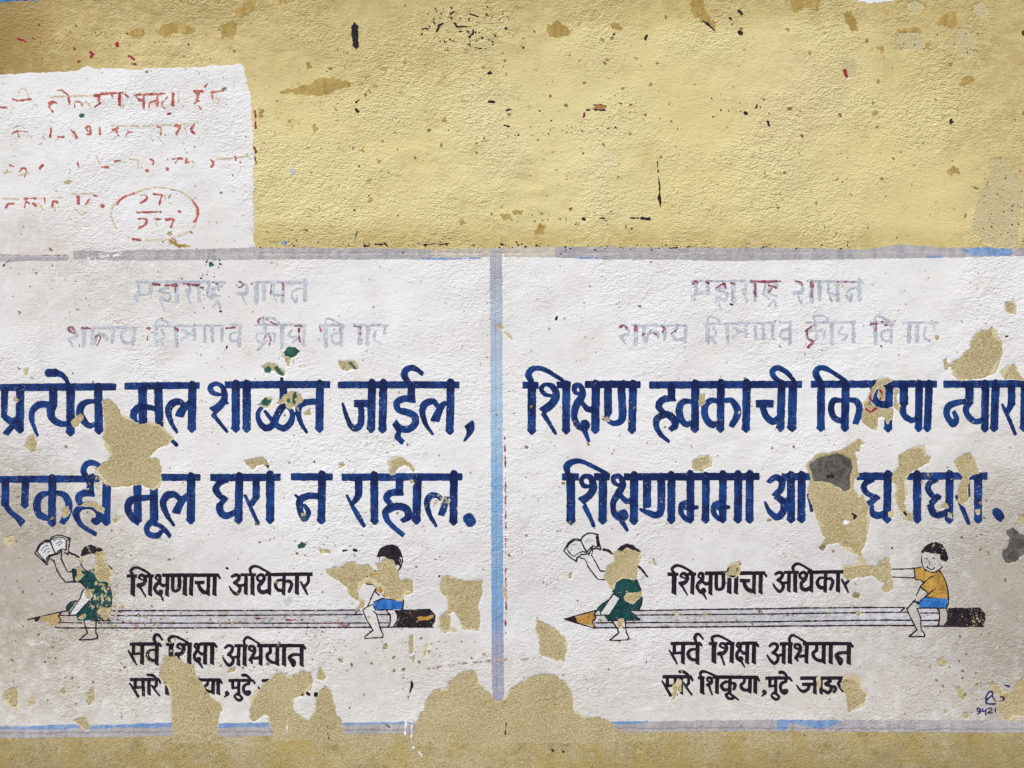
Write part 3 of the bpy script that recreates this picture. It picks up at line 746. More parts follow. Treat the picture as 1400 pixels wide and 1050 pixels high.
RING = dict(red='S 10 640 715 675 680 730 658|S 11 1050 695 1080 740 1078 790 1060 815|L 13 725 907 765 912|S 10 765 668 800 668 800 690 770 710|H 835 665 890 665 12 / L 12 885 668 872 715|L 9 935 665 920 680|H 745 762 885 758 9|H 905 800 958 800 14 / L 12 952 800 935 840|S 13 760 795 800 800 795 825 760 848|L 10 840 798 880 798|L 9 975 755 990 758|L 10 1040 868 1050 872|L 8 925 635 960 640|L 9 940 905 960 912',
            tan='S 10 730 658 790 635 860 625 930 632 990 650 1040 685 1065 720|S 9 610 755 612 800 635 850 680 890 760 912 850 912 930 905 990 885 1040 860 1065 820|L 8 880 758 985 755|S 7 900 670 910 700 935 715|L 8 850 800 858 840')
# bare plaster showing where the coats have come off: (label, tile, polygon, thing it scars)
BARE = [
 ('big star-shaped patch of bare khaki plaster between the blue words', 'A', 'P 560 270 590 262 640 295 665 345 700 372 740 390 770 400 800 392 860 398 900 430 945 475 920 510 870 530 845 555 820 580 870 600 885 660 878 745 840 758 760 725 700 740 620 745 560 715 525 670 530 640 590 605 610 570 580 530 565 480 572 400'),
 ('', 'A', 'P 150 470 190 455 205 500 200 545 175 555 145 520'), ('', 'A', 'P 80 250 105 265 95 290 72 275'),
 ('', 'A', 'P 405 370 445 340 455 360 425 410 400 420 390 390'), ('', 'A', 'P 430 845 470 825 530 830 572 862 570 895 540 880 515 852 460 850'),
 ('', 'A', 'P 335 870 375 850 385 880 350 910'), ('', 'A', 'P 1330 600 1380 585 1445 575 1475 625 1475 650 1440 620 1405 625 1380 650 1350 625'),
 ('', 'A', 'P 620 925 660 905 655 925 630 940'), ('', 'A', 'P 660 975 685 980 675 1000 662 995'), ('', 'A', 'P 20 1020 80 1010 90 1050 50 1080 25 1060'),
 ('', 'A', 'P 130 100 158 98 150 130 138 128'),
 ('', 'B', 'P 30 85 70 68 110 75 155 110 155 135 120 130 90 110 50 125'), ('', 'B', 'P 450 55 545 50 562 95 540 103 480 105 460 85'),
 ('', 'B', 'P 120 280 150 235 200 215 245 235 260 270 225 300 185 325 160 290 115 290'), ('', 'B', 'P 15 300 50 255 90 255 80 300 60 310'),
 ('', 'B', 'P 260 335 295 320 300 350 265 350'), ('', 'V', 'P 150 980 185 1000 180 1040 160 1010'),
 ('ochre hook of bare plaster left where a vowel sign has flaked', 'B', 'P 720 600 750 580 800 575 840 610 875 650 860 665 815 625 780 635 755 670 735 670'), ('', 'B', 'P 450 620 475 605 485 630 460 645'),
 ('', 'B', 'P 245 885 262 895 285 915 268 930 250 912'), ('', 'B', 'P 830 705 855 705 862 728 850 730'),
 ('', 'C', 'P 1025 235 1060 235 1060 275 1030 315 1020 290'), ('', 'C', 'P 1240 325 1255 330 1245 345 1236 340'),
 ('small bare patch above the lower blue line, right of the border', 'C', 'P 985 605 1030 575 1080 572 1098 600 1090 635 1050 640 1040 660 1000 655 985 635'), ('', 'C', 'P 495 362 520 362 530 382 512 385'),
 ('tall bare patch at the upper right, above the blue words', 'X', 'P 1000 1030 1060 985 1100 950 1115 890 1165 840 1190 850 1222 828 1250 860 1275 910 1280 975 1255 1040 1235 1080 1160 1110 1040 1125 1010 1090'),
 ('', 'X', 'P 960 1010 975 1005 988 1040 980 1065 958 1055'), ('', 'X', 'P 1295 695 1350 685 1362 720 1355 760 1320 765 1298 740'), ('', 'X', 'P 915 885 935 880 938 900 922 902'), ('', 'X', 'P 1048 795 1068 792 1070 812 1050 812'),
 ('', 'D', 'P 1275 115 1310 85 1350 75 1370 110 1395 158 1290 158'),
 ('', 'D', 'P 545 290 560 215 600 165 650 148 685 160 650 172 600 190 575 240 565 290'), ('', 'D', 'P 525 290 545 270 590 305 620 315 690 312 680 370 650 400 635 365 605 365 600 440 560 430 515 395 515 330'),
 ('', 'D', 'P 690 205 715 210 705 260 720 300 715 330 685 310 690 250'), ('', 'D', 'P 600 200 636 198 636 270 612 262'),
 ('large bare patch with the dark cement showing at its top', 'D', 'P 215 625 260 580 300 555 370 550 420 535 450 510 480 495 495 475 540 505 510 520 500 545 470 550 485 620 495 680 470 700 470 760 500 805 520 800 555 850 550 960 540 1040 525 1065 508 1100 545 1165 595 1185 610 1150 660 1130 672 1180 670 1250 640 1270 610 1255 580 1225 520 1235 450 1255 412 1240 415 1175 450 1175 500 1165 495 1120 440 1095 385 1050 340 1055 305 1085 280 1080 310 1030 285 960 260 900 230 820 222 760 235 700'),
 ('bare streak through the blue letters, like a figure one', 'D', 'P 715 575 790 530 855 518 868 565 890 585 880 610 800 650 755 690 755 730 765 780 745 830 755 880 790 900 790 935 740 915 712 860 690 800 700 740 680 700 690 660 720 635'),
 ('bare streak over the last blue word', 'D', 'P 1015 610 1050 575 1110 560 1135 610 1160 670 1130 670 1100 690 1100 740 1095 810 1070 845 1040 820 1045 740 1065 690 1040 650'),
 ('', 'D', 'P 950 845 975 835 985 855 950 860'), ('', 'D', 'P 985 880 1010 885 1005 915 980 905'), ('', 'D', 'P 1135 870 1160 865 1160 895 1140 900'), ('', 'D', 'P 1370 900 1400 890 1410 950 1380 945'),
 ('', 'D', 'P 660 880 685 870 680 905 660 905'), ('', 'D', 'P 1268 785 1298 782 1300 800 1280 805'),
 ('', 'H', 'P 622 345 645 310 680 295 685 340 650 365'), ('', 'H', 'P 460 380 480 355 500 385 480 395'), ('', 'H', 'P 280 120 300 100 318 105 300 130'),
 ('bare patch after the last black word, shaped like a mitten', 'K4', 'P 1000 430 1055 425 1100 405 1130 435 1170 460 1180 540 1190 580 1255 620 1235 680 1225 740 1120 800 1040 840 1045 780 1015 640 985 590 965 560 970 500'),
 ('bare patch in the lower right corner, under the scribbled initials', 'Y4', 'P 1205 340 1265 345 1300 380 1335 395 1365 330 1400 300 1470 270 1500 500 1400 530 1310 545 1270 510 1250 460 1260 430 1250 400 1230 390'),
 ('', 'Y4', 'P 925 205 960 200 980 230 950 250 930 235'), ('', 'Y4', 'P 1020 355 1050 350 1080 400 1075 430 1045 415'), ('', 'Y4', 'P 1065 510 1090 500 1100 535 1075 530'), ('', 'Y4', 'P 960 480 975 470 980 492 965 496'), ('', 'Y4', 'P 1010 450 1022 450 1020 478 1010 475'),
 ('jug-shaped bare patch rising from the foot of the left sign', 'Y1', 'P 900 190 960 190 1010 230 1060 240 1075 290 1110 350 1150 410 1215 450 1215 490 1185 560 1190 620 1215 660 945 660 945 600 935 540 945 450 930 390 905 345 880 300 885 240'),
 ('broad bare patch with a white island, foot of the left sign', 'Y2', 'P -30 420 -15 400 40 350 90 290 130 275 190 300 250 270 300 285 320 330 300 370 250 400 210 420 200 460 215 500 290 545 320 500 330 480 325 430 345 390 380 355 410 380 425 430 440 500 470 540 480 650 90 650 90 600 70 560 72 515 40 512 0 545 -30 530'),
 ('', 'Y2', 'P 335 310 350 255 378 300 370 322'),
 ('widest bare patch, two humps either side of the foot of the border', 'Y2', 'P 860 660 870 580 900 500 920 490 925 430 970 375 1040 370 1080 310 1130 275 1190 268 1210 310 1240 360 1290 400 1310 440 1350 430 1370 410 1400 365 1440 335 1510 300 1600 282 1640 300 1700 335 1730 400 1740 490 1780 520 1880 530 1930 540 2000 600 2030 660'),
 ('tooth-shaped bare patch just right of the blue border', 'Y3', 'P 135 10 130 60 150 130 160 180 200 205 290 218 298 150 290 90 250 55 200 20 150 -10 140 -40 132 -30'),
 ('', 'Y1', 'P 20 400 60 360 95 360 100 420 95 490 60 460 20 430'), ('', 'Y1', 'P 150 430 180 415 195 450 160 470'), ('', 'Y1', 'P 470 440 490 370 515 360 520 420 490 455'),
 ('', 'Y1', 'P 405 540 460 515 490 560 485 595 440 570'), ('', 'Y1', 'P 325 380 350 360 365 390 340 400'), ('', 'Y1', 'P 660 415 675 415 680 435 665 435'), ('', 'Y1', 'P 1250 255 1290 250 1280 268 1250 280'),
 ('bare patch left of the boy on the left sign', 'F', 'P 385 235 440 215 455 230 500 200 540 195 560 215 620 205 640 240 625 290 585 315 560 350 570 390 600 410 590 450 540 465 570 420 510 380 500 340 470 310 390 265'),
 ('bare patch over the face and chest of the boy on the left sign', 'BL', 'P 340 280 390 290 440 240 520 220 560 260 575 330 600 420 630 470 680 455 755 485 760 600 700 615 650 640 640 690 560 672 500 660 440 640 440 570 400 530 360 560 310 480 250 470 300 400 390 360'),
 ('squarish bare patch between the eraser and the blue border', 'F', 'P 1015 280 1050 268 1100 290 1180 298 1240 290 1235 380 1215 440 1228 500 1220 570 1130 565 1115 500 1085 470 1055 480 1065 520 1060 570 1030 580 1000 550 1000 500 1050 460 1045 400 1012 350'),
 ('', 'F', 'P 1070 565 1085 555 1100 570 1085 580'), ('', 'F', 'P 840 595 860 592 858 690 840 700'), ('', 'F', 'P 922 655 938 640 930 710 918 722'), ('', 'F', 'P 700 645 718 640 720 668 705 665'), ('', 'F', 'P 840 715 870 705 872 735 845 728'), ('', 'F', 'P 455 730 475 725 480 748 462 750'),
 ('', 'F', 'P 340 120 395 125 400 140 360 148'), ('', 'V', 'P 1315 820 1345 812 1358 835 1340 845'), ('', 'V', 'P 1350 855 1380 860 1405 900 1385 888'), ('', 'F', 'P 1345 330 1360 320 1380 400 1370 415 1350 380'),
 ('bare patch over the head of the girl on the left sign', 'GL', 'P 800 300 820 280 880 265 925 290 905 350 910 400 960 450 1005 500 985 550 930 590 860 600 820 570 800 490 815 420 800 360'),
 ('', 'GL', 'P 820 920 870 890 930 890 975 880 985 960 900 1010 870 960 820 950'), ('', 'GL', 'P 610 450 645 445 640 520 680 525 640 570 600 590 590 570 620 520'), ('', 'GL', 'P 690 690 750 680 770 740 735 800 700 770'),
 ('', 'GL', 'P 780 740 800 740 812 780 790 810'), ('', 'GL', 'P 745 860 790 850 800 880 770 915'), ('', 'GL', 'P 860 740 895 730 895 810 870 835'), ('', 'GL', 'P 890 660 920 670 930 720 900 715'), ('', 'GL', 'P 620 1000 660 960 705 945 700 990 660 1020'),
 ('bare patch over the face and shoulder of the girl on the right sign', 'GR', 'P 600 290 650 270 715 230 745 250 770 270 880 270 890 340 870 400 850 430 860 520 840 560 790 575 740 560 690 565 620 600 600 680 575 690 540 630 500 560 500 500 530 430 600 380 595 340'),
 ('', 'GR', 'P 700 770 740 730 790 720 850 710 890 690 915 715 905 760 870 790 850 820 800 845 750 835 715 800'), ('', 'GR', 'P 640 1020 665 1005 700 1010 695 1090 672 1112 640 1080'), ('', 'GR', 'P 85 540 120 495 145 495 140 540 110 565'), ('', 'GR', 'P 1025 390 1050 385 1070 430 1050 440'),
 ('', 'K1', 'P 760 65 800 35 870 20 905 25 890 60 900 110 880 160 840 185 790 195 740 190 745 150 770 130'), ('', 'K1', 'P 165 580 215 575 235 610 215 645 180 630'), ('', 'K1', 'P 480 600 500 590 535 605 520 630 495 628'), ('', 'K3', 'P 205 540 225 530 245 460 262 440 258 520 240 640 215 690 200 700'), ('', 'K3', 'P 268 520 280 470 300 480 285 600 262 600'), ('', 'K3', 'P 290 375 310 378 312 410 292 412'), ('', 'K4', 'P 706 455 724 450 730 500 724 600 708 600'),
 ('', 'K2', 'P 1000 395 1045 340 1085 385 1070 430 1040 410'), ('', 'K2', 'P 1035 570 1080 560 1100 590 1075 640 1040 605'),
 ('pitted khaki patch in the yellow distemper, right edge', 'X', 'P 1215 -80 1225 -90 1320 -90 1340 0 1385 30 1400 60 1370 300 1365 380 1300 395 1250 385 1180 370 1130 320 1120 280 1140 180 1160 100 1200 50'),
 ('', 'T', 'P 700 180 760 178 830 185 860 250 840 280 770 270 700 280'), ('', 'T', 'P 1030 160 1060 152 1090 160 1130 220 1110 300 1050 300 1025 240'), ('', 'T', 'P 760 20 800 5 850 30 830 70 780 70'), ('', 'T', 'P 1120 30 1170 10 1200 50 1190 100 1140 80'), ('', 'T', 'P 410 345 470 330 488 370 480 420 430 430 408 390'),
]
CEMENT = [('patch of dark grey cement deep in the bare patch', 'D', 'P 222 625 265 595 330 572 350 562 400 560 455 590 465 640 450 690 445 755 415 768 390 745 350 735 330 722 250 710 240 660'),
          ('dark grey cement patch near the right edge, beside the boy', 'H', 'P 1285 130 1318 118 1325 70 1305 25 1340 18 1375 40 1410 62 1415 140 1390 160 1350 190 1305 200 1285 160')]
OCHRE = [('P', 'P 840 180 900 130 980 115 1060 145 1080 175 1020 190 960 175 900 205'), ('P', 'P 690 185 720 160 790 155 795 205 730 210'), ('P', 'P 1200 180 1210 130 1280 100 1300 150 1275 215 1210 205'),
         ('P', 'P 1282 100 1290 50 1350 0 1400 -30 1400 50 1330 100'), ('Q', 'P 115 510 200 480 300 460 340 432 380 425 460 430 530 465 450 488 380 520 240 520'), ('Q', 'P 680 380 710 360 770 365 720 380'), ('Q', 'P 790 355 820 310 840 335 805 362'), ('Q', 'P 110 0 210 0 170 22 130 18'),
         ('Q', 'P 270 360 290 335 305 370 285 385'), ('Q', 'P 300 685 320 675 345 705 320 730'), ('Q', 'P 560 460 600 425 580 465'), ('Q', 'P 560 815 590 805 598 835 570 840'), ('Q', 'P 655 865 680 880 672 908'), ('Q', 'P 1020 635 1050 635 1045 668 1020 665'), ('Q', 'P 170 650 200 650 185 678'), ('Q', 'P 575 480 610 490 590 508'), ('Q', 'P 5 605 40 600 45 640 10 645'), ('Q', 'P 715 510 740 510 728 530'), ('Q', 'P 1290 175 1320 185 1300 230'),
         ('R', 'P 190 130 260 120 325 165 310 205 200 205 185 160'), ('R', 'P 970 15 1000 -20 1050 -20 1060 60 1115 140 1110 200 1090 150 1030 120 980 70'), ('R', 'P 515 135 570 130 610 155 590 165 540 148'), ('R', 'P 25 30 50 25 60 45 30 50'), ('R', 'P 350 120 380 115 390 135 360 138'), ('R', 'P 1105 195 1135 210 1120 218'), ('R', 'P 670 315 690 312 688 335 675 332'),
         ('T', 'P 90 -20 300 -20 270 60 200 40 150 70 130 30'), ('T', 'P 405 65 460 60 495 170 460 180 430 130'), ('T', 'P 490 200 510 205 495 248'), ('T', 'P 525 215 550 205 550 235 530 238'), ('T', 'P 595 260 625 235 650 345 625 320'), ('T', 'P 920 120 960 75 1020 65 1045 130 1000 160 930 140'), ('T', 'P 970 950 1000 905 1050 915 1045 950 1000 960'), ('T', 'P 560 620 590 600 600 615 575 635'),
         ('T', 'P 1045 465 1085 405 1130 435 1075 470'), ('T', 'P 705 162 820 150 842 180 700 175'), ('T', 'P 855 235 885 240 880 270 855 265'), ('T', 'P 820 0 870 20 860 40 830 20'), ('T', 'P 95 155 125 150 110 175'), ('T', 'P 630 60 660 50 655 72'), ('T', 'P 215 285 245 285 235 308'), ('T', 'P 300 165 322 165 312 182'), ('T', 'P 380 345 410 342 400 358'), ('T', 'P 595 435 612 430 610 462 598 460'), ('T', 'P 750 725 765 722 760 750'),
         ('W', 'P 120 320 150 250 182 285 178 325'), ('W', 'P 0 190 60 190 60 215 0 220'), ('W', 'P 135 205 175 198 170 218'), ('V', 'P 1335 220 1390 200 1400 240 1350 245'), ('V', 'P 1095 255 1120 240 1145 260 1120 275'), ('V', 'P 330 165 352 162 350 188 332 185'), ('V', 'P 600 30 630 20 620 50'), ('V', 'P 518 115 540 120 530 135'), ('U', 'P 915 345 950 350 975 380 1030 375 1060 392 1010 395 950 388')]
BLACKMARK = ['Q|P 520 145 540 122 560 140 558 215 562 255 545 268 530 250 522 190', 'Q|L 14 545 598 558 612 / L 10 545 560 560 548', 'Q|L 12 990 172 1000 140 1018 130 / L 10 925 155 938 158', 'Q|L 9 1062 75 1080 66 / L 7 1172 78 1215 92 / L 12 1085 125 1100 147 1160 145:5', 'Q|L 12 1168 205 1185 185 1188 165:8', 'Q|L 11 1235 205 1238 208', 'Q|L 10 1168 240 1170 250', 'Q|L 16 1275 400 1282 398', 'Q|L 14 1275 557 1305 560', 'Q|L 10 1370 605 1395 598', 'Q|L 12 1365 155 1368 158', 'Q|L 8 1355 685 1385 690', 'Q|L 10 1230 265 1200 262:6',
             'R|L 14 728 215 736 195', 'R|L 16 1240 60 1255 75 / L 14 1190 98 1196 102', 'R|L 26 1248 178 1250 182', 'R|L 12 1050 118 1080 140 1105 165:4', 'R|L 14 410 602 420 600 / L 12 455 600 510 602:10 / L 8 445 575 490 572', 'R|L 8 590 568 602 566', 'R|L 14 1335 590 1342 572:6', 'R|L 18 1275 618 1282 622', 'R|L 8 520 705 530 700 / L 9 566 695 567 698', 'R|S 5 795 885 800 950 805 1000:9 808 1060 806 1080:16 813 1135:4', 'R|L 10 555 190 558 188', 'R|L 8 150 605 152 607', 'R|L 7 858 570 860 572', 'R|L 7 1175 694 1177 696', 'R|L 8 36 738 38 740',
             'T|L 14 1000 655 998 675 / L 8 1000 665 1010 668', 'T|L 10 0 665 6 690', 'T|L 8 1395 170 1395 190:14', 'W|L 14 388 236 396 240', 'W|L 16 710 236 750 236', 'W|L 10 540 195 546 196', 'W|L 10 655 290 658 292', 'W|L 8 650 232 690 234', 'W|L 7 480 232 505 234', 'V|L 10 595 385 622 380 / L 12 650 375 690 378 / L 9 700 370 720 385', 'V|L 7 920 380 980 372 / L 7 1000 378 1060 370', 'V|L 8 1342 374 1352 380', 'W|L 8 845 400 905 396', 'W|L 7 50 375 60 374', 'W|L 7 960 392 975 388', 'V|L 9 535 185 538 187', 'V|L 7 555 298 540 350', 'Y2|L 12 715 562 730 578', 'Y2|S 12 852 325 852 345:14 845 380:8 830 420:4', 'Y2|L 26 328 397 330 398 / L 16 255 398 258 400 / L 18 280 390 290 398', 'Y2|L 6 1368 555 1364 615', 'X|L 8 0 380 14 376', 'X|L 6 1300 880 1310 878', 'U|L 6 18 492 60 458', 'P|L 8 1028 240 1034 244', 'Y3|L 10 220 700 225 706 / L 9 278 708 284 712', 'U|L 8 1238 950 1244 935 / L 8 1205 742 1210 744', 'W|L 8 240 785 246 772', 'W|L 9 1196 703 1204 706', 'D|L 22 322 686 358 682', 'D|L 18 455 525 478 518', 'D|S 16 462 890 480 905 472 915', 'K1|P 762 70 792 75 772 120 750 132', 'K1|P 872 25 905 30 884 90 852 135', 'K1|L 16 782 182 838 186', 'H|L 12 680 116 684 118', 'F|L 12 478 130 500 128', 'F|L 14 535 128 548 130', 'F|L 8 1000 272 1006 268', 'A|L 8 100 92 112 98', 'E|L 10 1240 225 1246 228', 'D|L 12 745 885 755 895', 'X|L 9 614 932 618 934']
CRIMSON = ['D|S 12 568 222 555 250 575 278', 'D|S 12 538 315 560 330 590 312', 'D|S 9 612 210 625 240 615 262', 'P|L 14 405 266 410 268', 'P|S 14 495 285 508 295 500 312', 'P|L 22 638 240 642 250', 'P|L 14 428 335 434 337', 'P|S 12 705 305 722 315 735 325', 'P|L 9 100 212 140 228', 'P|L 8 180 208 195 215', 'P|L 8 530 196 552 192', 'P|L 8 730 350 745 354', 'P|L 9 415 304 418 306', 'T|L 18 418 388 430 420', 'P|L 14 1396 610 1398 700', 'P|L 12 1392 805 1400 830', 'P|L 10 1395 860 1400 890', 'P|L 14 918 626 924 622 / L 6 932 615 934 640', 'R|S 12 395 620 390 645', 'R|L 10 640 580 650 574', 'R|L 10 715 628 730 626']
GREENFLAKE = ['V|P 152 965 175 938 215 935 242 960 215 990 180 1002 158 995', 'B|P 45 95 70 80 85 100 75 125 50 115', 'B|P 92 90 115 80 150 120 150 135 125 125', 'B|P 15 295 50 255 90 258 78 295 45 305', 'B|P 200 235 215 220 228 250 210 262 222 285 200 290', 'B|P 165 265 180 255 190 275 175 285', 'B|P 505 60 520 55 552 98 540 102', 'B|P 250 905 262 895 280 912 265 928', 'B|P 55 620 72 625 75 650 60 640', 'F|P 225 100 250 82 275 95 262 112 235 122', 'U|P 1140 480 1155 465 1165 478 1175 490 1160 500 1145 495', 'B|P 312 598 328 600 320 612', 'Y2|L 8 392 610 398 638', 'Y2|L 5 392 560 394 600']
# ------------------------------------------------------------------ fields: relief, peeled areas, coats
H0 = (fb(GX, GY, 420, 1) - .5) * 7.0 + (fb(GX, GY, 120, 4) - .5) * 3.0
_ca, _sa = math.cos(math.radians(24)), math.sin(math.radians(24))
UX, UY = GX * _ca - GY * _sa, GX * _sa + GY * _ca
H0 += (vn(UX, UY, 46, 7, 26) - .5) * 1.5 + (vn(UX, UY, 24, 9, 13) - .5) * .55
PEEL = np.full(GX.shape, -9.0)
bare_shapes = []
for lab, tile, s in BARE:
    st = parse(tile, s); bare_shapes.append((lab, st, tile)); splat(PEEL, st, 1.0)
CEM = np.full(GX.shape, -40.0)
for lab, tile, s in CEMENT: splat(CEM, parse(tile, s), .9, 5, 0, 34)
PEEL = np.maximum(PEEL, CEM + .6)
edge = np.minimum(np.minimum(GX - X0, X1 - GX), np.minimum(GY - Y0, Y1 - GY))
H0 *= np.clip(edge / 60, 0, 1)
HN = H0[::4, ::4]                                  # nodes 4 units apart; everything drapes over the same bilinear surface


def Hs(x, y):
    u = np.clip((x - X0) / 4, 0, HN.shape[1] - 1.001); v = np.clip((y - Y0) / 4, 0, HN.shape[0] - 1.001)
    i = u.astype(int); j = v.astype(int); fu = u - i; fv = v - j
    return (HN[j, i] * (1 - fu) + HN[j, i + 1] * fu) * (1 - fv) + (HN[j + 1, i] * (1 - fu) + HN[j + 1, i + 1] * fu) * fv


def ragged(pts_fn, amp=1.0): return pts_fn + amp * ((fb(GX, GY, 14, 2) - .5) * 5 + (vn(GX, GY, 3, 5) - .5) * 1.4)


def pl(xs, pts):
    return np.interp(xs, [p[0] for p in pts], [p[1] for p in pts])


top_edge = pl(GX, [(-320, 352), (0, 350), (160, 348), (350, 347), (670, 346), (1000, 345), (1400, 344), (1720, 343)])
bot_edge = pl(GX, [(-320, 1001), (0, 1002), (370, 1000), (700, 996), (1400, 997), (1720, 997)])
mid = pl(GY, [(300, 678), (345, 678), (500, 679), (700, 680), (955, 681), (1100, 681)])
panel = np.minimum(GY - top_edge, bot_edge - GY)
WL = ragged(np.minimum(panel, mid - GX), .8)
WR = ragged(np.minimum(panel, GX - mid), .8)
WL = np.minimum(WL, mid - GX); WR = np.minimum(WR, GX - mid)      # they butt along the border stripe
nt_top = pl(GX, [(-320, 104), (0, 102), (60, 98), (100, 97), (120, 92), (190, 95), (220, 92), (260, 92), (325, 88), (335, 90), (700, 88)])
nt_right = pl(GY, [(60, 330), (92, 333), (130, 342), (180, 346), (330, 346), (345, 350), (360, 352)])
NOT = ragged(np.minimum(np.minimum(GY - nt_top, nt_right - GX), top_edge - GY + 0), 1.0)
YEL = ragged(np.minimum(np.minimum(346 + 0 * GX - GY, GY + 316), np.minimum(GX + 316, 1716 - GX)), 1.0)
holes = -PEEL
WL = np.minimum(WL, holes); WR = np.minimum(WR, holes); NOT = np.minimum(NOT, holes); YEL = np.minimum(YEL, holes)
lim = np.minimum(GX + 316, 1716 - GX)
WL = np.minimum(WL, lim); WR = np.minimum(WR, lim); NOT = np.minimum(NOT, lim)


def lip(f, t, w=1.3): return t * np.clip(f / w, 0, 1) ** .8


COAT = np.maximum.reduce([lip(YEL, .8), lip(WL, 1.15), lip(WR, 1.15), lip(NOT, 1.1)])


def coat_at(x, y): return sample(COAT, x, y)


def sheet_from(name, F, mat, base, thick, parent, step=1, block=4, label=None):
    me = contour_mesh(name, GX, GY, F, lambda x, y, f: Hs(x, y) + base + lip(f, thick), None, block)
    return link(name, me, mat, parent, label)


def brush(name, st, mat, layer, parent=None, label=None, cell=1.0, erode=0.0, es=5.0, eseed=1, ey=None, peel=True, rough=.35, clipf=None, attrs=True, peel_amt=1.0, fat=0.0):
    """one stroke group as its own raised sheet of paint"""
    x0, y0, x1, y1 = bbox(st)
    x0 = max(x0, X0 + 4); x1 = min(x1, X1 - 4); y0 = max(y0, Y0 + 4); y1 = min(y1, Y1 - 4)
    xs = np.arange(math.floor(x0), math.ceil(x1) + cell, cell); ys = np.arange(math.floor(y0), math.ceil(y1) + cell, cell)
    X, Y = np.meshgrid(xs, ys)
    f = strokes_field(X, Y, st) + fat
    f = f + rough * ((vn(X, Y, 4.2, 8) - .5) * 1.6 + (vn(X, Y, 1.7, 3) - .5) * .9)
    if erode: f = f - erode * np.maximum(0, fb(X, Y, es, eseed, ey or es) - (.62 - .2)) * 6
    # pinholes where the wall's own grain shows through
    f = f - 4 * np.maximum(0, vn(X, Y, 2.3, 6) * vn(X, Y, 31, 2) - .70)
    if peel: f = np.minimum(f, -sample(PEEL, X, Y) * peel_amt - .3)
    if clipf is not None: f = np.minimum(f, clipf(X, Y))
    at = {'coats': lambda x, y: strokes_field(x, y, st, True)[1] + COUNT_EXTRA(x, y)} if attrs else None
    me = contour_mesh(name, X, Y, f, lambda x, y, ff: Hs(x, y) + coat_at(x, y) + .06 + layer + np.clip(ff, 0, 1) * .05, at, 0)
    if me is None: return None
    return link(name, me, mat, parent, label)


_head = []
def COUNT_EXTRA(x, y):
    if not _head: return 0
    return np.clip((strokes_field(x, y, _head[0]) + 9) / 9, 0, 1)


# ------------------------------------------------------------------ the wall itself
wall = empty('plastered_wall', 'long sandy lime-plastered wall in peeling yellow distemper carrying the painted signs', 'wall', 0, 0)
xs = np.concatenate([np.linspace(-2600, X0, 12)[:-1], np.arange(X0, X1 + 1, 4.0), np.linspace(X1, 4000, 12)[1:]])
ys = np.concatenate([[-420.], np.arange(Y0, Y1 + 1, 4.0), [1300.]])
VX, VY = np.meshgrid(xs, ys)
hh = Hs(VX, VY)
hh *= ((VX >= X0) & (VX <= X1) & (VY >= Y0) & (VY <= Y1))
co = np.stack([wx(VX), -hh * .001, wz(VY)], -1).reshape(-1, 3)
ny, nx = VX.shape
k = (np.arange(ny - 1)[:, None] * nx + np.arange(nx - 1)[None]).ravel()
faces = np.stack([k, k + nx, k + nx + 1, k + 1], 1)
# close the slab: back, top and the two ends
xa, xb, za, zb = wx(-2600), wx(4000), wz(1300), wz(-420)
me = bpy.data.meshes.new('wall_face')
me.vertices.add(len(co)); me.vertices.foreach_set('co', co.astype(np.float32).ravel())
me.loops.add(faces.size); me.loops.foreach_set('vertex_index', faces.astype(np.int32).ravel())
me.polygons.add(len(faces)); me.polygons.foreach_set('loop_start', (np.arange(len(faces)) * 4).astype(np.int32))
me.update(calc_edges=True); me.shade_smooth()
link('wall_face', me, M['base'], wall)
bv = [(xa, .004, za), (xb, .004, za), (xb, .30, za), (xa, .30, za), (xa, .004, zb), (xb, .004, zb), (xb, .30, zb), (xa, .30, zb)]
me = bpy.data.meshes.new('wall_core'); me.from_pydata(bv, [], [(0, 3, 2, 1), (4, 5, 6, 7), (1, 2, 6, 5), (2, 3, 7, 6), (3, 0, 4, 7), (0, 1, 5, 4)])
link('wall_core', me, M['base'], wall)
cv = [(xa - .04, -.05, zb), (xb + .04, -.05, zb), (xb + .04, .35, zb), (xa - .04, .35, zb)]
me = bpy.data.meshes.new('coping'); me.from_pydata(cv + [(x, y, z + .07) for x, y, z in cv], [], [(0, 3, 2, 1), (4, 5, 6, 7), (0, 1, 5, 4), (1, 2, 6, 5), (2, 3, 7, 6), (3, 0, 4, 7)])
link('coping', me, M['cement'], wall)
# ground in front of it and behind
gx, gy = np.meshgrid(np.linspace(-40, 40, 81), np.linspace(-40, 40, 81))
gz = .012 * (fb(gx * 20 + 900, gy * 20 + 900, 30, 2) - .5) - .004
gxm = me = bpy.data.meshes.new('ground')
me.from_pydata(np.stack([gx, gy, gz], -1).reshape(-1, 3).tolist(), [], [(j * 81 + i, j * 81 + i + 1, j * 81 + i + 82, j * 81 + i + 81) for j in range(80) for i in range(80)])
gm = NT('packed_earth'); gm.col(gm.mix(gm.ramp(gm.noise(3, 8, .7), .35, .65), (.25, .19, .13), (.34, .27, .19))); gm.relief([(gm.noise(30, 6, .7), 8)])
g = link('ground', me, gm.m); g['kind'] = 'structure'

sheet_from('yellow_distemper', YEL, M['yellow'], .05, .8, wall)

def plaster_h(x, y, ff):
    cm = sample(CEM, x, y)                              # the plaster stands up as a ledge round the holes that go down to the cement
    return Hs(x, y) + .06 + .95 * np.clip((-cm) / 1.5, 0, 1) * np.clip((24 + cm) / 18, 0, 1)


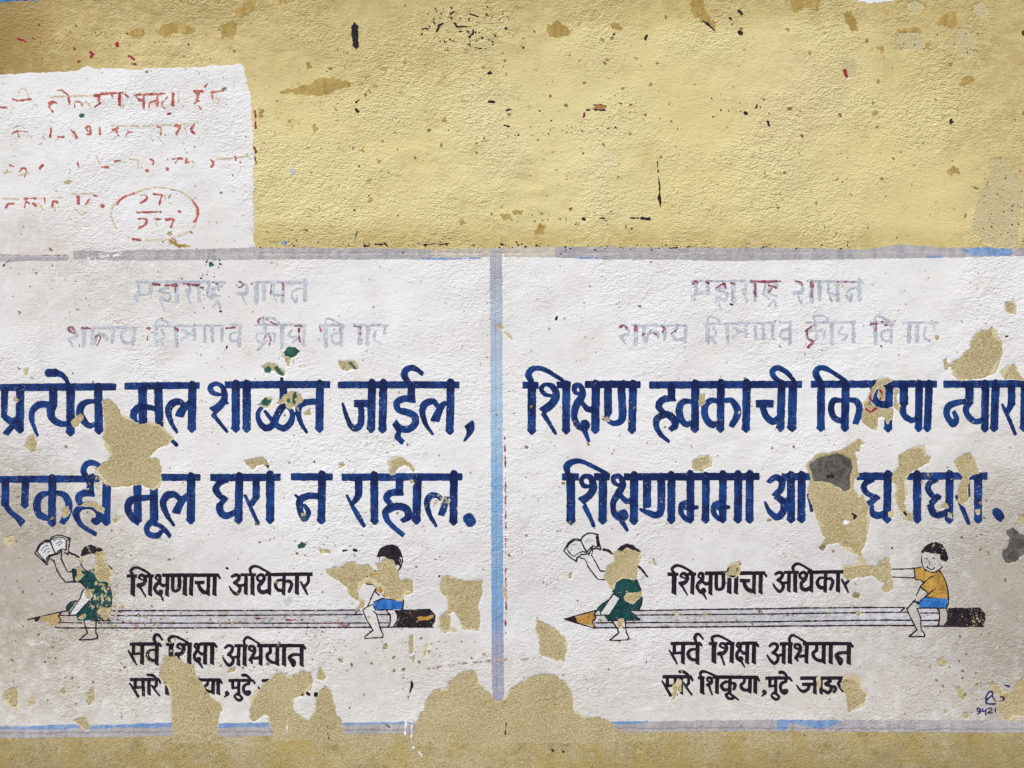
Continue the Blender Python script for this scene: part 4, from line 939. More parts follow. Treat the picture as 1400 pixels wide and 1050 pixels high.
# patches of bare plaster: the floor of every peeled area is a part of the wall
for lab, st, tl in bare_shapes:
    x0, y0, x1, y1 = bbox(st, 6)
    x0 = max(x0, X0 + 4); x1 = min(x1, X1 - 4)
    xs_ = np.arange(math.floor(x0), math.ceil(x1) + 1.0); ys_ = np.arange(math.floor(y0), math.ceil(y1) + 1.0)
    X, Y = np.meshgrid(xs_, ys_)
    f = strokes_field(X, Y, st) + rag(X, Y, 3)
    f = np.minimum(f + .9, -sample(CEM, X, Y) - .1)
    me = contour_mesh('bare_plaster', X, Y, f, plaster_h)
    if me: link('bare_plaster', me, M['pitted' if tl == 'T' or 'pitted' in lab else 'bare'], wall, lab or None)
for lab, tile, s in CEMENT:
    st = parse(tile, s)
    x0, y0, x1, y1 = bbox(st, 6)
    X, Y = np.meshgrid(np.arange(math.floor(x0), math.ceil(x1) + 1.0), np.arange(math.floor(y0), math.ceil(y1) + 1.0))
    me = contour_mesh('cement_patch', X, Y, sample(CEM, X, Y) + 1.2, lambda x, y, ff: Hs(x, y) + .03)
    link('cement_patch', me, M['cement'], wall, lab)
for tile, s in OCHRE:
    brush('ochre_blotch', parse(tile, s), M['oldochre'], .02, wall, rough=2.6, erode=.55, es=7, eseed=3, attrs=False)
for s in BLACKMARK:
    t, s = s.split('|'); brush('black_splash', parse(t, s), M['black'], .10, wall, cell=.5, rough=1.0, peel=False, attrs=False)
for s in CRIMSON:
    t, s = s.split('|'); brush('crimson_splash', parse(t, s), M['crimson'], .12, wall, cell=.5, rough=1.2, erode=.25, es=4, peel=False, attrs=False)
for s in GREENFLAKE:
    t, s = s.split('|'); brush('green_flake', parse(t, s), M['palegreen'], .20, wall, cell=.5, rough=1.0, erode=.15, es=4, peel=False, attrs=False)
for s in ('P 405 925 430 922 448 940 420 950', 'P 95 60 108 66 100 76 92 70'):
    brush('lime_trace', parse('D', s), M['limebright'], .3, wall, cell=.5, rough=1.0, peel=False, attrs=False)
# remains of other paints at the very top of the wall and drips
brush('blue_trace', parse('W1', 'P -60 -12 70 -12 60 0.5 20 1.5 0 2 -60 3'), M['sky'], .14, wall, rough=1.5, attrs=False)
brush('blue_trace', parse('W1', 'P 100 -14 200 -14 190 -2 120 0'), M['sky'], .14, wall, rough=1.5, attrs=False)
brush('lime_trace', parse('W1', 'P 1168 -20 1228 -20 1222 1 1200 3 1190 5 1174 2'), M['limebright'], .15, wall, rough=1.5, attrs=False)
for s in ('L 5 172 545 170 600', 'L 8 855 545 850 640 / L 4 855 640 852 665', 'L 10 820 545 815 620:7', 'S 12 890 715 905 735:8', 'S 10 860 685 866 690'):
    brush('lime_drip', parse('Y2', s), M['limebright'], .3, wall, cell=.5, rough=1.1, peel=False, attrs=False)
brush('lime_drip', parse('U', 'S 16 485 455 500 492:18 520 485 522 450:10 / L 12 545 445 590 440 / L 12 620 440 660 428'), M['limebright'], .3, wall, cell=.5, rough=1.6, erode=.25, es=4, attrs=False)
brush('rust_line', parse('Y2', 'S 9 880 262 960 252 1040 240 1160 225 1280 212 1340 210:14 1400 205:9 1440 208:7 1560 192'), M['rust'], .34, wall, cell=.5, rough=1.5, erode=.55, es=6, ey=3, attrs=False)
brush('maroon_trace', parse('W1', 'L 1.4 690 598 691 640 691.5 700 691 760 692 830 691 865'), M['fadered'], .3, wall, cell=.5, rough=1.6, erode=.5, es=4, attrs=False)
brush('small_blue_dot', parse('V', 'L 26 152 368 155 369'), M['brightblue'], .2, wall, cell=.5, attrs=False)
brush('small_blue_dot', parse('Q', 'L 20 190 920 200 950'), M['faded'], .2, wall, cell=.5, rough=1.4, attrs=False)

# ------------------------------------------------------------------ the two signs and the notice
left = empty('painted_sign', 'whitewashed slogan panel left of the blue border, its girl-on-pencil drawing badly flaked', 'sign', 0, 0)
right = empty('painted_sign', 'whitewashed slogan panel right of the blue border, its pencil drawing with smiling boy well preserved', 'sign', 0, 0)
notice = empty('painted_notice', 'small white notice at the upper left with worn red lines and a ringed number', 'notice', 0, 0)
for o in (left, right): o['group'] = 'whitewashed slogan panels with blue lettering'
sheet_from('white_coat', WL, M['white'], .05, 1.15, left)
sheet_from('white_coat', WR, M['white'], .05, 1.15, right)
sheet_from('white_coat', NOT, M['white'], .88, .27, notice)


def words(data, parent, mat, name='word', cell=1.0, aff=None, label_fn=None, only=None, **kw):
    for n, row in enumerate(data):
        tile, lab, head, letters = row[:4]
        A = row[4] if (aff == 'own') else aff(n, row) if callable(aff) else aff
        hs = parse(tile, head, A)
        _head.clear()
        w = brush(name, hs[:1], mat, .06, parent, label_fn(lab) if label_fn else lab, cell, **kw)
        if w is None:
            w = empty(name, '', '', 0, 0); w.parent = parent; del w['category']; w['label'] = lab
        _head.append(hs)
        for extra in hs[1:]:
            brush('headline_bar', [extra], mat, .075, w, None, cell, **kw)
        for i, s in enumerate(letters):
            brush('letter', parse(tile, s, A), mat, .12 + .06 * (i % 3), w, None, cell, **kw)
        _head.clear()


words(BLUE_LEFT, left, M['blue'], fat=.65, erode=.10, es=4, rough=.45)
words(BLUE_RIGHT, right, M['blue'], fat=.65, erode=.10, es=4, rough=.45)
words(BLACK, right, M['black'], fat=.8, cell=.5, erode=.07, es=3, rough=.25)
words(BLACK, left, M['black'], fat=.8, cell=.5, aff='own', erode=.10, es=3, rough=.3, eseed=4)
ek = dict(cell=.5, es=5, rough=.95, fat=.35)
words(FADED, right, M['faded'], name='faded_word', erode=.2, **ek)


def left_fade(n, row):
    return (1.017, 184 - 1.017 * 946, 1, 1.2) if n < 2 else (1.011, 92.5 - 1.011 * 847.5, 1, 3.5)


words(FADED, left, M['faded'], name='faded_word', aff=left_fade, erode=.28, eseed=6, **ek)
# maroon remains of the first coat of the headings
MAR_R = ['W|S 12 990 590 1005 578 1015 590', 'W|L 14 1060 580 1075 590', 'W|P 1100 620 1160 578 1172 590 1170 625 1155 600 1130 612', 'W|L 12 1195 590 1215 592', 'W|L 16 1310 580 1400 582 / L 16 1328 580 1330 660:10', 'X|L 12 0 580 65 578 / L 11 0 600 50 615 / L 10 0 640 20 620', 'X|S 9 150 575 185 590 180 610', 'X|L 20 235 578 240 612 / L 10 240 615 240 660', 'X|L 9 380 580 480 582', 'W|S 10 590 830 600 818 615 822 632 850', 'W|L 22 675 820 676 850', 'W|L 10 820 820 835 840 825 855', 'W|L 12 715 870 725 865 / L 8 765 855 790 872', 'W|P 870 865 895 835 900 860', 'X|S 10 560 815 590 810 588 850', 'X|L 9 640 820 678 815', 'X|S 9 590 800 600 790 625 800', 'X|S 9 205 850 245 820 / S 10 215 850 218 885 245 908:16 220 935']
MAR_L = ['U|L 18 840 592 872 598 / L 16 905 600 965 600 / L 14 962 595 958 640:8', 'U|L 14 1005 592 1085 600', 'U|S 9 1295 600 1310 578 1330 600 1305 612', 'U|L 12 1375 592 1385 590', 'V|L 14 145 590 150 625 / L 10 118 660 150 655', 'V|L 9 85 598 80 655', 'U|S 9 385 825 400 835 405 860 380 850 378 830', 'U|L 14 450 832 495 836', 'U|S 10 520 885 540 870 550 890 530 930', 'U|L 10 800 835 820 836 / L 12 808 880 808 898', 'U|L 14 960 835 972 845', 'U|L 10 1240 834 1285 832', 'V|S 8 20 820 15 790 40 775 / S 7 60 790 110 815 / S 9 40 900 60 865 80 895 70 930', 'V|L 14 235 840 240 910:9 / L 9 200 825 250 822', 'V|L 9 540 825 572 830 570 870', 'V|L 9 350 825 355 850', 'U|L 9 1180 590 1190 592']
for lst, par in ((MAR_R, right), (MAR_L, left)):
    for s in lst:
        t, s = s.split('|', 1); brush('maroon_trace', parse(t, s), M['fadered'], .30, par, cell=.5, rough=1.1, erode=.32, es=4, attrs=False)

# the border: one upright between the signs, one band along the top, one along the foot
def stripe(name, s, mat, par, lay, er=.12, rough=.9, lab=None):
    brush(name, parse('W1', s), mat, lay, par, lab, erode=er, es=8, eseed=2, rough=rough, attrs=False)


stripe('border_upright', 'P 669.5 339 686.5 339 687 500 687.5 720 688.5 880 689 950 686 958 680 960 674 956 672.5 940 672 880 671.5 720 670.5 500', M['stripe'], left, .10, .04, .7, 'upright band between the two signs, grey at its ends and sky blue in the middle')
stripe('border_band', 'P -316 345 0 347 60 349 95 350 94 356 60 356.5 0 358 -316 357', M['graystripe'], left, .09)
stripe('border_band', 'P 100 343 128 342 150 345 190 341 260 341 350 338 460 339 575 340 592 342 590 354 500 355 400 354.5 250 356 160 356 101 355', M['graystripe'], left, .09)
stripe('border_band', 'P 585 341 669 339 669 351 585 354', M['tanstripe'], left, .085)
stripe('border_band', 'P 688 338 760 338 759 352 688 351', M['tanstripe'], right, .085)
stripe('border_band', 'P 757 341 763 337 850 338 1000 339 1050 338 1180 341 1230 334 1300 339 1400 339 1716 338 1716 353 1400 350 1250 353 1000 357 900 355 830 355 758 352', M['graystripe'], right, .09)
stripe('blue_trace', 'P 575 352.5 662 352 662 354.5 640 354 610 355 578 355', M['brightblue'], left, .16, .5)
stripe('blue_trace', 'P 780 352 820 351 816 354.5 795 354.5', M['brightblue'], right, .16, .3)
stripe('blue_trace', 'P 1262 350 1290 349 1284 353 1265 353', M['brightblue'], right, .16, .3)
stripe('blue_trace', 'P 1312 341 1345 337 1385 342 1380 350 1330 350', M['brightblue'], right, .16, .45)
stripe('border_band', 'P -316 990 0 991.5 40 992 235 989 300 988 370 988 470 988 568 987 566 1003 470 1004 400 1006 300 1007 235 1006 0 1009 -316 1009', M['graystripe'], left, .09)
stripe('blue_band', 'P -60 995 25 993 60 991 105 989.5 112 994 90 997 40 997', M['brightblue'], left, .16, .2)
stripe('blue_band', 'P 122 992 180 989 236 987 238 994 200 995 160 994 124 997', M['brightblue'], left, .16, .2)
stripe('blue_band', 'P 296 989 340 987.5 372 988 371 993.5 340 994 298 995', M['brightblue'], left, .16, .2)
stripe('blue_trace', 'P 468 988 566 986.5 566 989 470 991', M['brightblue'], left, .16, .3)
stripe('border_band', 'P 828 986 900 986 1060 984 1250 984 1400 985 1716 985 1716 1002 1400 1001.5 1250 1001 1060 1000 850 1001', M['graystripe'], right, .09)
stripe('blue_trace', 'P 832 986 895 986 870 990 840 991', M['brightblue'], right, .16, .35)
stripe('blue_band', 'P 1062 984 1072 984 1140 984.5 1150 988 1125 997 1105 994 1080 988 1073 1000 1062 998', M['brightblue'], right, .16, .3)

# notice lettering
for lab, red, tan in NOTICE:
    first = None
    for kind, data, mat, er in (('tan', tan, M['tan'], .26), ('red', red, M['red'], .13)):
        for s in data.split('|'):
            o = brush('worn_letter', parse('Z', s), mat, .20 if kind == 'tan' else .28, first or notice, None, .5, fat=.2, erode=er, es=3, rough=1.1, attrs=False)
            if o and first is None:
                first = o; o.name = 'notice_line'; o['label'] = lab
ring = brush('number_ring', parse('Z', 'S 9 638 850 612 800 610 755 618 730 640 700 680 675 730 658 790 635 860 625 930 632 990 650 1040 685 1065 720 1078 770 1070 820 1040 860 990 885 930 905 850 912 760 912 700 895'), M['tan'], .20, notice, 'worn red oval ring around a two-row number', .5, erode=.30, es=5, rough=1.2, attrs=False)
for s in RING['tan'].split('|')[3:]:
    brush('worn_stroke', parse('Z', s), M['tan'], .24, ring, None, .5, erode=.3, es=4, rough=1.1, attrs=False)
for s in RING['red'].split('|'):
    brush('worn_stroke', parse('Z', s), M['red'], .28, ring, None, .5, erode=.18, es=4, rough=1.1, attrs=False)
for s in ('P 345 595 370 582 395 590 385 605 360 608', 'P 915 870 935 862 945 880 930 890 915 885'):
    brush('bare_spot', parse('Z', s), M['bare'], .05, notice, attrs=False)
brush('green_flake', parse('Z', 'P 430 232 445 220 465 225 462 240 440 245'), M['palegreen'], .2, notice, cell=.5, attrs=False)


# ------------------------------------------------------------------ drawings
def drawing(par, name, tile, outline, kids, lab, er=.05, mat='black', lay=.34):
    o = brush(name, parse(tile, outline), M[mat], lay, par, lab, .5, erode=er, es=3, rough=.42, fat=.3)
    for kn, km, ks, kl, ke in kids:
        brush(kn, parse(tile, ks), M[km], kl, o, None, .5, erode=ke + .035, es=4, rough=.6, peel=(kn != 'hair'), attrs=False)
    return o


drawing(right, 'pencil_drawing', 'W1',
        'L 1.3 862 834.8 900 834.4 950 833.2 1050 832.3 1100 831.3 1215 830.4 1236 830.6 / L 1.3 868 841 900 840.6 1000 839.8 1050 839.4 1215 837 1241 837 / L 1.3 855 851.4 900 851 1050 850 1215 847.6 1244 847.9 / L 1.4 812 858.2 860 858 900 857.5 1075 856 1215 855 1250 855.2'
        ' / L 1.2 812.5 851.6 838 851.3 / L 1.2 812.5 841 830 841 / L 1.3 1282 833 1284.3 836 1284.3 848 1282 855 / L 1.3 1258 838 1283 838 / L 1.3 1259 848.3 1283 848.2 / L 1.4 1262 856 1345 856.2 / L 1.3 1237 830.7 1231 836.3 / L 1.2 771.5 846.3 815 834.3 / L 1.3 771.5 846.3 812 858.6 / L 1.3 815 834.3 812 839.5 814.5 843 813 847.5 809.5 850 814 858 / L 1.2 815 834.3 816 834.2',
        [('pencil_body', 'pencil', 'P 816 835 860 835 900 834.5 1050 832.5 1215 830.5 1236 831 1240 835 1246 850 1249 855 1215 855 1050 856 860 858 814 858 810 850 813 842', .10, .0),
         ('pencil_body', 'pencil', 'P 1256 831.5 1282 832 1284 836 1284 848 1282 855 1260 855', .10, 0),
         ('wood_tip', 'ochre', 'P 787 843 812 836 811 839.5 814.3 843 813 847.5 809 850 813 857.5 789 850', .16, .02),
         ('graphite_tip', 'black', 'P 771.5 846.3 787.5 842.8 789 850.3 776 848', .22, .03),
         ('eraser', 'chipblack', 'P 1290 831.5 1292 832 1294.5 839 1294.5 847 1290 855.5 1343 856.5 1347.5 848 1347 839 1340 830.5 1297 831', .24, .13)],
        'grey pencil drawn full length with sharpened ochre tip, lines unbroken', .04, 'maroonblack')
drawing(left, 'pencil_drawing', 'W1',
        'L 1.4 152 834.7 300 834.4 430 834.2 492 833.6 / L 1.3 152 841.4 250 841.3 430 840.2 496 839.8 / L 1.3 135 851.4 300 851.6 430 851.6 505 851.3 / L 1.4 84 858.2 250 858.1 430 857.5 508 857.2 / L 1.3 80 850.8 112 851.3'
        ' / L 1.4 38 847 50 844 82 836.5 93 835 / L 1.4 76 857.3 85 858.6 / L 1.4 84 837.6 80 842 83.5 846.5 81.5 849.5 / L 1.3 83 841.3 95 841 / L 1.3 517 839.8 533 840 / L 1.3 518 851 533 851.2 / L 1.3 528 834 534 840 534 851 531.5 857 / L 1.3 540.5 835.2 543.6 840 543.2 849 538.3 856.3 / L 1.4 520 857 592 857 / L 1.3 489.5 834 485.5 838.6',
        [('pencil_body', 'pencil', 'P 153 835 300 835 492 834 500 845 508 857 250 858 145 858 136 852 152 850', .10, .06),
         ('pencil_body', 'pencil', 'P 517 835 528 834.5 534 840 534 851 531 856.8 520 857', .10, .03),
         ('wood_tip', 'wornochre', 'P 56 844 80 838 81.5 842 84 846.5 81 851 76 857.5 70 855 65 849 57 849', .16, .16),
         ('graphite_tip', 'black', 'P 46 845 56 842.5 54 849 48 850', .22, .35),
         ('eraser', 'chipblack', 'P 538 833.5 589 832 595.6 840 595 849 590 856.7 540 857 544.5 849 544.5 840', .24, .03),
         ('worn_spot', 'ochre', 'P 570.5 843.5 575 841.5 582 843 590 840 593 840 592 844 585 848 572.5 847.5', .30, .1)],
        'grey pencil with flaked tip and red traces along its shaft', .12, 'maroonblack')
# girls
drawing(right, 'girl_drawing', 'GR',
        'L 9 205 320 240 345 275 350 310 430 350 490 420 578 495 578 / L 9 350 315 372 345 440 475 450 485 492 487 / L 8 365 205 345 250 318 312 / L 8 362 245 350 315 / L 8 295 300 322 288 345 250'
        ' / S 24 485 250 518 256 545 268:26 562 290:16 580 297:12 / S 12 850 425 875 445:24 895 462:16 915 488:22 935 510:16 948 535:22 965 545:14'
        ' / L 9 585 735 545 795 460 850 415 890 410 920 375 965 / L 9 590 735 662 785 545 965 385 968 / L 9 590 735 450 935 448 965 / L 9 840 560 890 690 / L 9 903 768 898 850 865 910 / L 9 495 975 535 1028 870 1022 880 1015 770 920 / L 9 575 705 665 790'
        ' / L 10 580 1035 615 1090 650 1158 552 1240 620 1245 740 1238 760 1215 730 1160 724 1100 716 1035 / L 8 770 918 865 914',
        [('hair', 'black', 'P 630 252 670 205 740 183 800 195 820 220 870 250 882 275 800 262 740 225 712 238 700 255 680 268', .36, .02),
         ('dress', 'green', 'P 575 705 620 610 680 565 740 560 790 578 840 560 890 690 905 770 900 850 865 912 775 920 880 1018 530 1028 495 975 545 965 662 785', .28, .03),
         ('dress', 'green', 'P 583 737 545 797 460 852 415 892 412 918 448 935', .28, .02),
         ('arm', 'skin', 'P 592 740 658 787 545 960 460 960 455 935', .24, .0), ('leg', 'skin', 'P 585 1035 620 1090 655 1158 560 1238 620 1242 738 1236 756 1213 727 1160 721 1100 712 1035', .20, .0)],
        'girl in a dark green dress with both braids showing, face flaked away', .03)
book_r = drawing(right, 'open_book', 'GR',
        'L 12 230 150 190 133 145 140 95 180 45 262 110 330 185 380 190 345 230 305 295 300 / L 7 75 245 110 185 160 150 215 153 / L 8 75 245 120 300 155 325 200 290 250 270 290 282 / L 12 228 150 262 215 295 278'
        ' / L 12 230 150 250 110 300 75 350 68 415 85 430 170 450 250 400 236 365 240 / L 8 295 278 330 240 365 205 385 217 412 220 400 110 / L 10 412 115 422 215',
        [('page', 'skin', 'P 75 245 110 185 160 150 225 155 290 280 250 270 200 290 155 325', .16, 0), ('page', 'skin', 'P 235 150 290 100 345 95 398 110 410 218 365 205 295 275', .16, 0)],
        'open book held up by the girl, thin lines on its pages', .03)
for s in ('S 5 110 230 140 200 190 190', 'S 5 120 258 150 245', 'S 5 270 170 310 140 350 135', 'S 5 290 182 320 160 365 152', 'L 6 205 240 225 245', 'S 4 170 212 195 205'):
    brush('written_line', parse('GR', s), M['ink'], .4, book_r, None, .5, rough=.2, attrs=False)
drawing(left, 'girl_drawing', 'GL',
        'L 10 300 348 350 370 385 470 430 550 480 605 562 600 / L 10 440 250 430 350 470 430 500 495 550 490 / L 9 380 300 410 290 430 262 / S 14 520 278 550 298:18 572 302:14 600 322:16 628 332:14 / S 10 940 420 965 440:16 985 460'
        ' / L 10 555 465 600 465 / L 12 558 465 570 602 640 600 700 670 / L 9 640 370 655 430 700 480 748 497 / L 8 740 475 760 485 / L 8 775 465 782 475 / L 9 680 680 665 700 640 780 520 958 / L 10 780 770 700 850 595 968 420 970'
        ' / L 10 600 808 545 818 495 860 487 900 520 945 / L 11 925 585 968 670 986 770 975 880 / L 10 760 1028 975 1026 / L 9 770 540 730 600 / L 10 845 610 815 720'
        ' / L 11 680 1035 720 1160 627 1236 780 1232 825 1220 832 1192 810 1160 815 1035',
        [('hair', 'black', 'P 640 322 655 270 690 215 760 195 820 220 870 235 895 268 830 275 812 300 795 310 780 290 720 300 660 325', .36, .08),
         ('dress', 'green', 'P 560 600 555 465 655 465 700 495 800 500 850 595 925 585 965 670 985 770 975 880 960 1020 620 1025 590 965 700 850 780 770 760 690 690 670 640 600', .28, .22),
         ('dress', 'green', 'P 490 900 500 850 560 818 603 812 520 930 505 920', .28, .06),
         ('arm', 'skin', 'P 645 785 685 690 740 700 750 780 700 845 590 962 525 955', .20, 0),
         ('pencil_shade', 'rust', 'P 430 965 520 935 590 968 560 1010 430 1000', .14, .2)],
        'girl in a spotted, badly chipped dark green dress, mouth still visible', .05)
book_l = drawing(left, 'open_book', 'GL',
        'L 11 310 150 260 150 200 190 145 290 210 350 275 415 290 360 310 325 370 300 / L 9 170 270 210 200 260 170 300 165 / L 9 170 270 220 335 268 385 275 340 305 310 360 295 / L 12 310 150 335 220 370 300 / L 11 310 150 330 115 390 90 450 98 530 130 515 240 508 300 465 280 / L 8 330 140 395 112 450 118 488 150 487 255 440 240 400 265 372 300 / L 7 520 135 490 155',
        [('page', 'skin', 'P 175 270 212 200 262 170 310 165 365 298 305 310 268 380 220 335', .16, 0), ('page', 'skin', 'P 320 155 390 115 450 120 485 150 485 255 440 240 372 296', .16, 0)],
        'open book with bold curved lines on its pages, held by the chipped girl', .04)
for s in ('S 9 215 260 250 215 290 205', 'S 9 240 282 270 245 308 240', 'S 8 285 285 305 265', 'S 8 350 162 385 132 432 140', 'S 8 378 192 410 165 452 176', 'S 7 395 207 430 186'):
    brush('written_line', parse('GL', s), M['ink'], .4, book_l, None, .5, rough=.2, attrs=False)
# boys
drawing(right, 'boy_drawing', 'BR',
        'L 8 70 345 310 340 400 320 / L 8 62 430 320 440 / L 9 312 330 325 380 330 455 385 462 420 490 / S 10 535 420 500 432 460 460 385 535 / L 9 385 535 475 615 490 605 550 550 / S 10 592 355 650 450 683 560 692 660 690 720 665 768'
        ' / L 9 385 540 340 635 / L 9 330 680 235 782 / L 9 475 618 440 645 385 690 / L 8 300 700 340 702 360 730 / L 9 240 785 280 880 350 1010 262 1080 305 1084 430 1080 434 1062 395 1000 388 870 350 782 / L 8 345 775 380 770 / L 9 375 720 352 700'
        ' / S 8 400 205 398 250 410 300 440 350 510 378 580 362 625 315 / S 9 460 322 490 342 515 348 540 330 / L 7 500 260 502 263 / L 8 385 770 640 772 / L 7 560 662 440 652 / S 5 430 235 450 228 470 235 / S 5 520 225 545 222 / L 10 575 775 592 800 597 870 585 960 / L 7 480 255 490 300',
        [('hair', 'chipblack', 'P 390 160 430 100 480 60 560 45 620 70 665 130 690 180 690 240 665 270 610 245 600 200 610 182 520 175 430 155 405 175', .36, .07),
         ('shirt', 'ochre', 'P 315 325 400 320 440 360 510 382 590 360 650 450 680 560 690 672 560 660 460 645 480 620 388 537 430 490 385 460 330 455', .26, .03),
         ('shorts', 'sky', 'P 375 690 440 652 560 662 687 672 680 740 655 772 382 768 360 718', .28, .03),],
        'smiling boy in ochre shirt and blue shorts astride the pencil, one arm stretched out', .03)
drawing(left, 'boy_drawing', 'BL',
        'L 9 300 362 395 362 / L 9 392 508 335 580 265 745 210 790 / L 9 210 795 245 880 320 1010 232 1080 230 1100 425 1090 432 1060 400 990 372 880 360 830 322 800 / L 9 345 588 388 628 / L 8 205 490 245 480 250 505 310 510 345 535 / L 9 635 522 662 555 665 583 / L 10 645 645 655 700 642 785 / L 9 320 725 260 755 / L 9 320 730 350 790 / L 9 465 790 508 842 508 930 488 968 / L 9 558 795 590 842 585 910 545 968 / L 8 350 790 540 785 / L 8 320 705 430 662 650 690 / L 9 640 205 642 260 625 320 580 380 / S 12 595 215 620 240 610 300',
        [('hair', 'black', 'P 360 220 375 160 410 110 460 80 530 70 590 95 630 150 645 220 612 205 605 250 612 290 585 300 560 290 555 245 500 235 440 205 405 208 390 262 384 210', .36, .04),
         ('shorts', 'sky', 'P 320 705 430 667 560 680 650 695 640 783 352 783', .28, .01),],
        'boy whose face and shirt have flaked away, blue shorts still bright', .03)
for s in ('P 290 420 310 372 390 385 360 412', 'P 352 575 400 530 440 570 405 612', 'P 250 472 330 490 375 512 345 530 300 500 252 498', 'P 420 618 500 660 640 668 642 690 560 676 440 655'):
    brush('shirt_remnant', parse('BL', s), M['ochre'], .06, left, None, .5, peel=False, erode=.12, es=5, rough=.8, attrs=False)
brush('hair_remnant', parse('BL', 'P 560 235 580 235 585 290 560 285 / P 440 285 460 300 450 312'), M['black'], .1, left, None, .5, peel=False, erode=.2, es=3, rough=1, attrs=False)
# blue remnant letter inside the flaked word, scribble at the lower right, small grey smudge
sig = brush('scribbled_initials', parse('Y4', 'S 9 1195 445 1190 415 1205 385 1222 380 1225 398 1200 420 1190 440 1205 448 1240 447 / S 8 1205 415 1222 405 1235 425 / S 9 1270 410 1290 415 1278 432 1262 430 / L 9 1295 347 1318 352'), M['ink'], .3, right, 'small blue-black scribbled initials over the number 9421', .5, peel=False, rough=.3, attrs=False)
for s in ('S 8 1158 478 1145 470 1143 485 1155 488 1158 474 1160 490 1145 502 / L 6 1110 492 1112 494', 'L 8 1172 475 1172 488 1188 488 / L 8 1190 478 1188 508', 'S 8 1202 475 1215 470 1222 480 1200 497 1225 496', 'L 8 1242 474 1241 492'):
    brush('digit', parse('Y4', s), M['ink'], .3, sig, None, .5, peel=False, rough=.3, attrs=False)
brush('blue_smudge', parse('F', 'P 150 400 175 385 200 388 195 415 165 428'), M['faded'], .2, left, None, .5, rough=1.4, attrs=False)
brush('blue_smudge', parse('GR', 'P 870 570 920 540 955 545 910 580 885 590'), M['faded'], .2, right, None, .5, rough=1.4, attrs=False)
for s, par in (('F|S 5 0 502 50 500 140 505 200 510 260 508', left), ('F|L 4 380 522 520 540 / L 5 480 535 560 532', left), ('E|L 5 610 460 780 480 / L 5 620 500 760 545', left), ('K1|S 6 1100 575 1115 560 1140 575 1120 595 1150 600', right), ('K2|S 5 60 600 120 608 180 600 260 612 400 605', right)):
    t, s = s.split('|'); brush('maroon_trace', parse(t, s), M['fadered'], .42, par, None, .5, rough=1.6, erode=.4, es=4, attrs=False)
# rims of an older cream wash left round the peeled areas: one broken sheet
wd = 11 * np.maximum(0, fb(GX, GY, 26, 5) - .52) * 2 + 1.6 * (vn(GX, GY, 3.2, 9) - .5)
RIM = np.minimum(np.minimum(PEEL + .8, wd - PEEL), np.minimum(GY - 352, -CEM - 2))
RIM = np.minimum(RIM, np.minimum(np.minimum(GX + 300, 1700 - GX), 992 - GY))
rim = sheet_from('old_wash_rim', RIM, M['oldwash'], .12, .7, wall, block=0)
rim['kind'] = 'stuff'


# fly-specks and paint spatter: far too many and too small to pick apart
def specks(name, mat, groups, seed):
    r = np.random.default_rng(seed); V = []; F_ = []
    for cx, cy, rx, ry, n, rmin, rmax in groups:
        for _ in range(n):
            x, y = cx + r.normal() * rx * .5, cy + r.normal() * ry * .5
            if not (X0 + 10 < x < X1 - 10 and Y0 + 10 < y < Y1 - 10): continue
            q = rmin + (rmax - rmin) * r.random() ** 3; m_ = 7; st = r.random() * 6.28; ex = 1 + r.random() * .9; ea = r.random() * 3.14
            b = len(V)
            for k in range(m_):
                t = k / m_ * 6.283; rr = q * (.65 + .6 * r.random())
                u, v = rr * math.cos(t) * ex, rr * math.sin(t)
                V.append((x + u * math.cos(ea) - v * math.sin(ea), y + u * math.sin(ea) + v * math.cos(ea)))
            F_.append(tuple(range(b, b + m_)))
    P_ = np.array(V); h = Hs(P_[:, 0], P_[:, 1]) + coat_at(P_[:, 0], P_[:, 1]) + .55
    me = bpy.data.meshes.new(name)
    me.from_pydata(np.stack([wx(P_[:, 0]), -h * .001, wz(P_[:, 1])], 1).tolist(), [], F_)
    if me.polygons[0].normal.y > 0: me.flip_normals()
    o = link(name, me, mat, wall); o['kind'] = 'stuff'


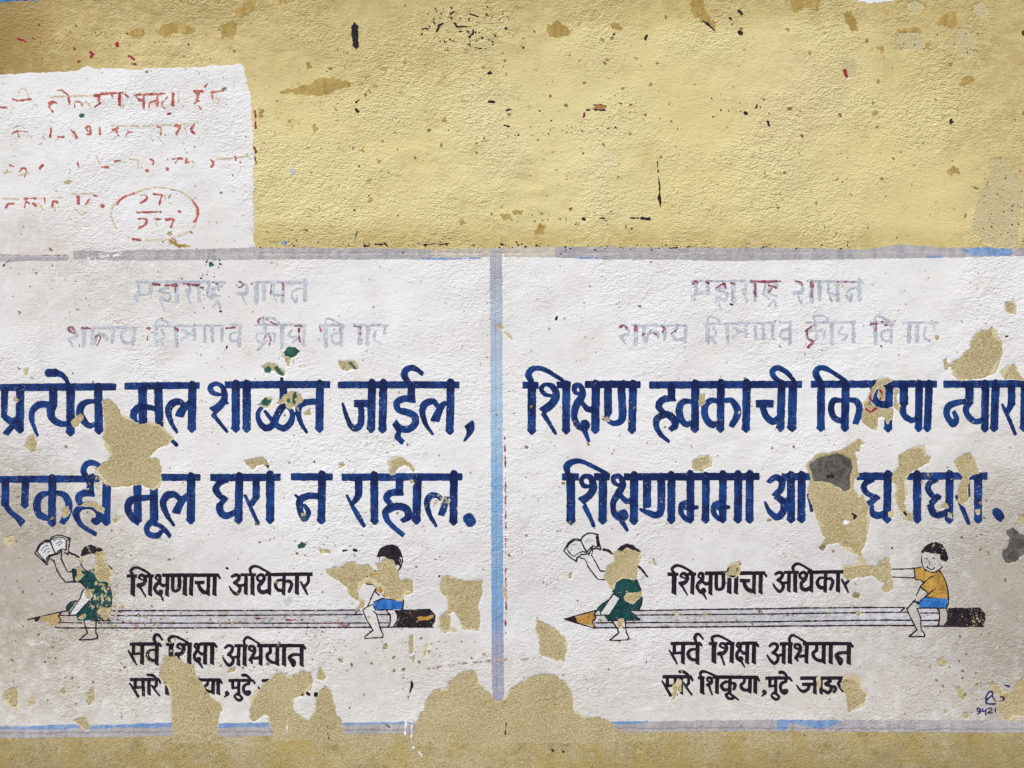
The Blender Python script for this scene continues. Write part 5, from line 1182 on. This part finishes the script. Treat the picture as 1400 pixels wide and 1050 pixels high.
specks('dark_specks', M['black'], [(640, 45, 70, 40, 130, .35, 1.5), (610, 90, 160, 60, 60, .3, .9), (760, 175, 90, 12, 45, .35, 1.1), (860, 145, 180, 25, 30, .35, 1.0), (1010, 155, 40, 25, 14, .4, 1.2), (130, 50, 120, 18, 45, .35, 1.1), (500, 335, 300, 8, 90, .35, 1.2),
       (900, 337, 260, 5, 110, .35, 1.3), (740, 300, 120, 12, 40, .35, 1.2), (1370, 280, 40, 70, 90, .35, 1.1), (1240, 60, 40, 20, 40, .35, 1.0), (1320, 60, 40, 30, 35, .35, 1.0), (700, 700, 800, 500, 420, .25, .9), (100, 380, 120, 60, 50, .3, 1.0), (290, 385, 20, 60, 45, .4, 1.4),
       (1330, 820, 120, 140, 90, .3, 1.0), (100, 850, 150, 160, 90, .3, .9), (440, 860, 90, 30, 60, .3, .9), (700, 200, 900, 260, 160, .25, .8), (1200, 960, 100, 60, 60, .3, .9)], 3)
specks('plaster_chips', M['bare'], [(141, 815, 22, 34, 95, .5, 2.4), (146, 838, 18, 22, 30, .6, 2.6), (250, 846, 160, 14, 70, .4, 2.0), (400, 846, 110, 14, 60, .4, 2.0), (604, 685, 22, 10, 55, .5, 1.7), (1337, 843, 20, 18, 34, .5, 1.7), (1305, 842, 30, 18, 20, .4, 1.0),
       (1280, 752, 26, 14, 12, .5, 1.4), (126, 750, 18, 8, 8, .6, 1.6), (132, 660, 16, 10, 26, .5, 2.0), (200, 905, 30, 20, 14, .5, 1.4), (245, 885, 12, 12, 14, .6, 2.0), (955, 842, 60, 10, 16, .6, 2.2), (1150, 842, 60, 14, 14, .5, 1.6), (1283, 667, 50, 40, 22, .5, 1.8), (900, 590, 140, 40, 26, .4, 1.2),
       (300, 570, 220, 50, 40, .4, 1.2), (850, 810, 20, 12, 10, .5, 1.6), (70, 848, 20, 8, 18, .5, 1.8)], 9)
brush('orange_scrape', parse('R', 'P 440 590 470 570 515 575 518 590 470 596 425 600'), M['orange'], .12, wall, cell=.5, rough=.8, attrs=False)
specks('brown_specks', M['brownspeck'], [(700, 650, 800, 380, 330, .4, 1.9), (560, 885, 120, 40, 60, .5, 2.2), (700, 130, 800, 200, 260, .4, 2.2), (1340, 700, 60, 120, 50, .5, 2.4), (1330, 930, 90, 60, 50, .5, 2.2), (130, 800, 160, 140, 90, .4, 1.8), (1180, 240, 200, 120, 60, .5, 2.4),
       (150, 930, 150, 50, 40, .5, 2.2), (300, 848, 220, 10, 60, .4, 1.7), (430, 755, 60, 20, 25, .5, 2.0), (960, 850, 120, 10, 30, .4, 1.6), (250, 920, 400, 60, 60, .4, 1.6)], 5)
print('objects', len(bpy.data.objects), 'verts', sum(len(o.data.vertices) for o in bpy.data.objects if o.type == 'MESH'), 'faces', sum(len(o.data.polygons) for o in bpy.data.objects if o.type == 'MESH'))
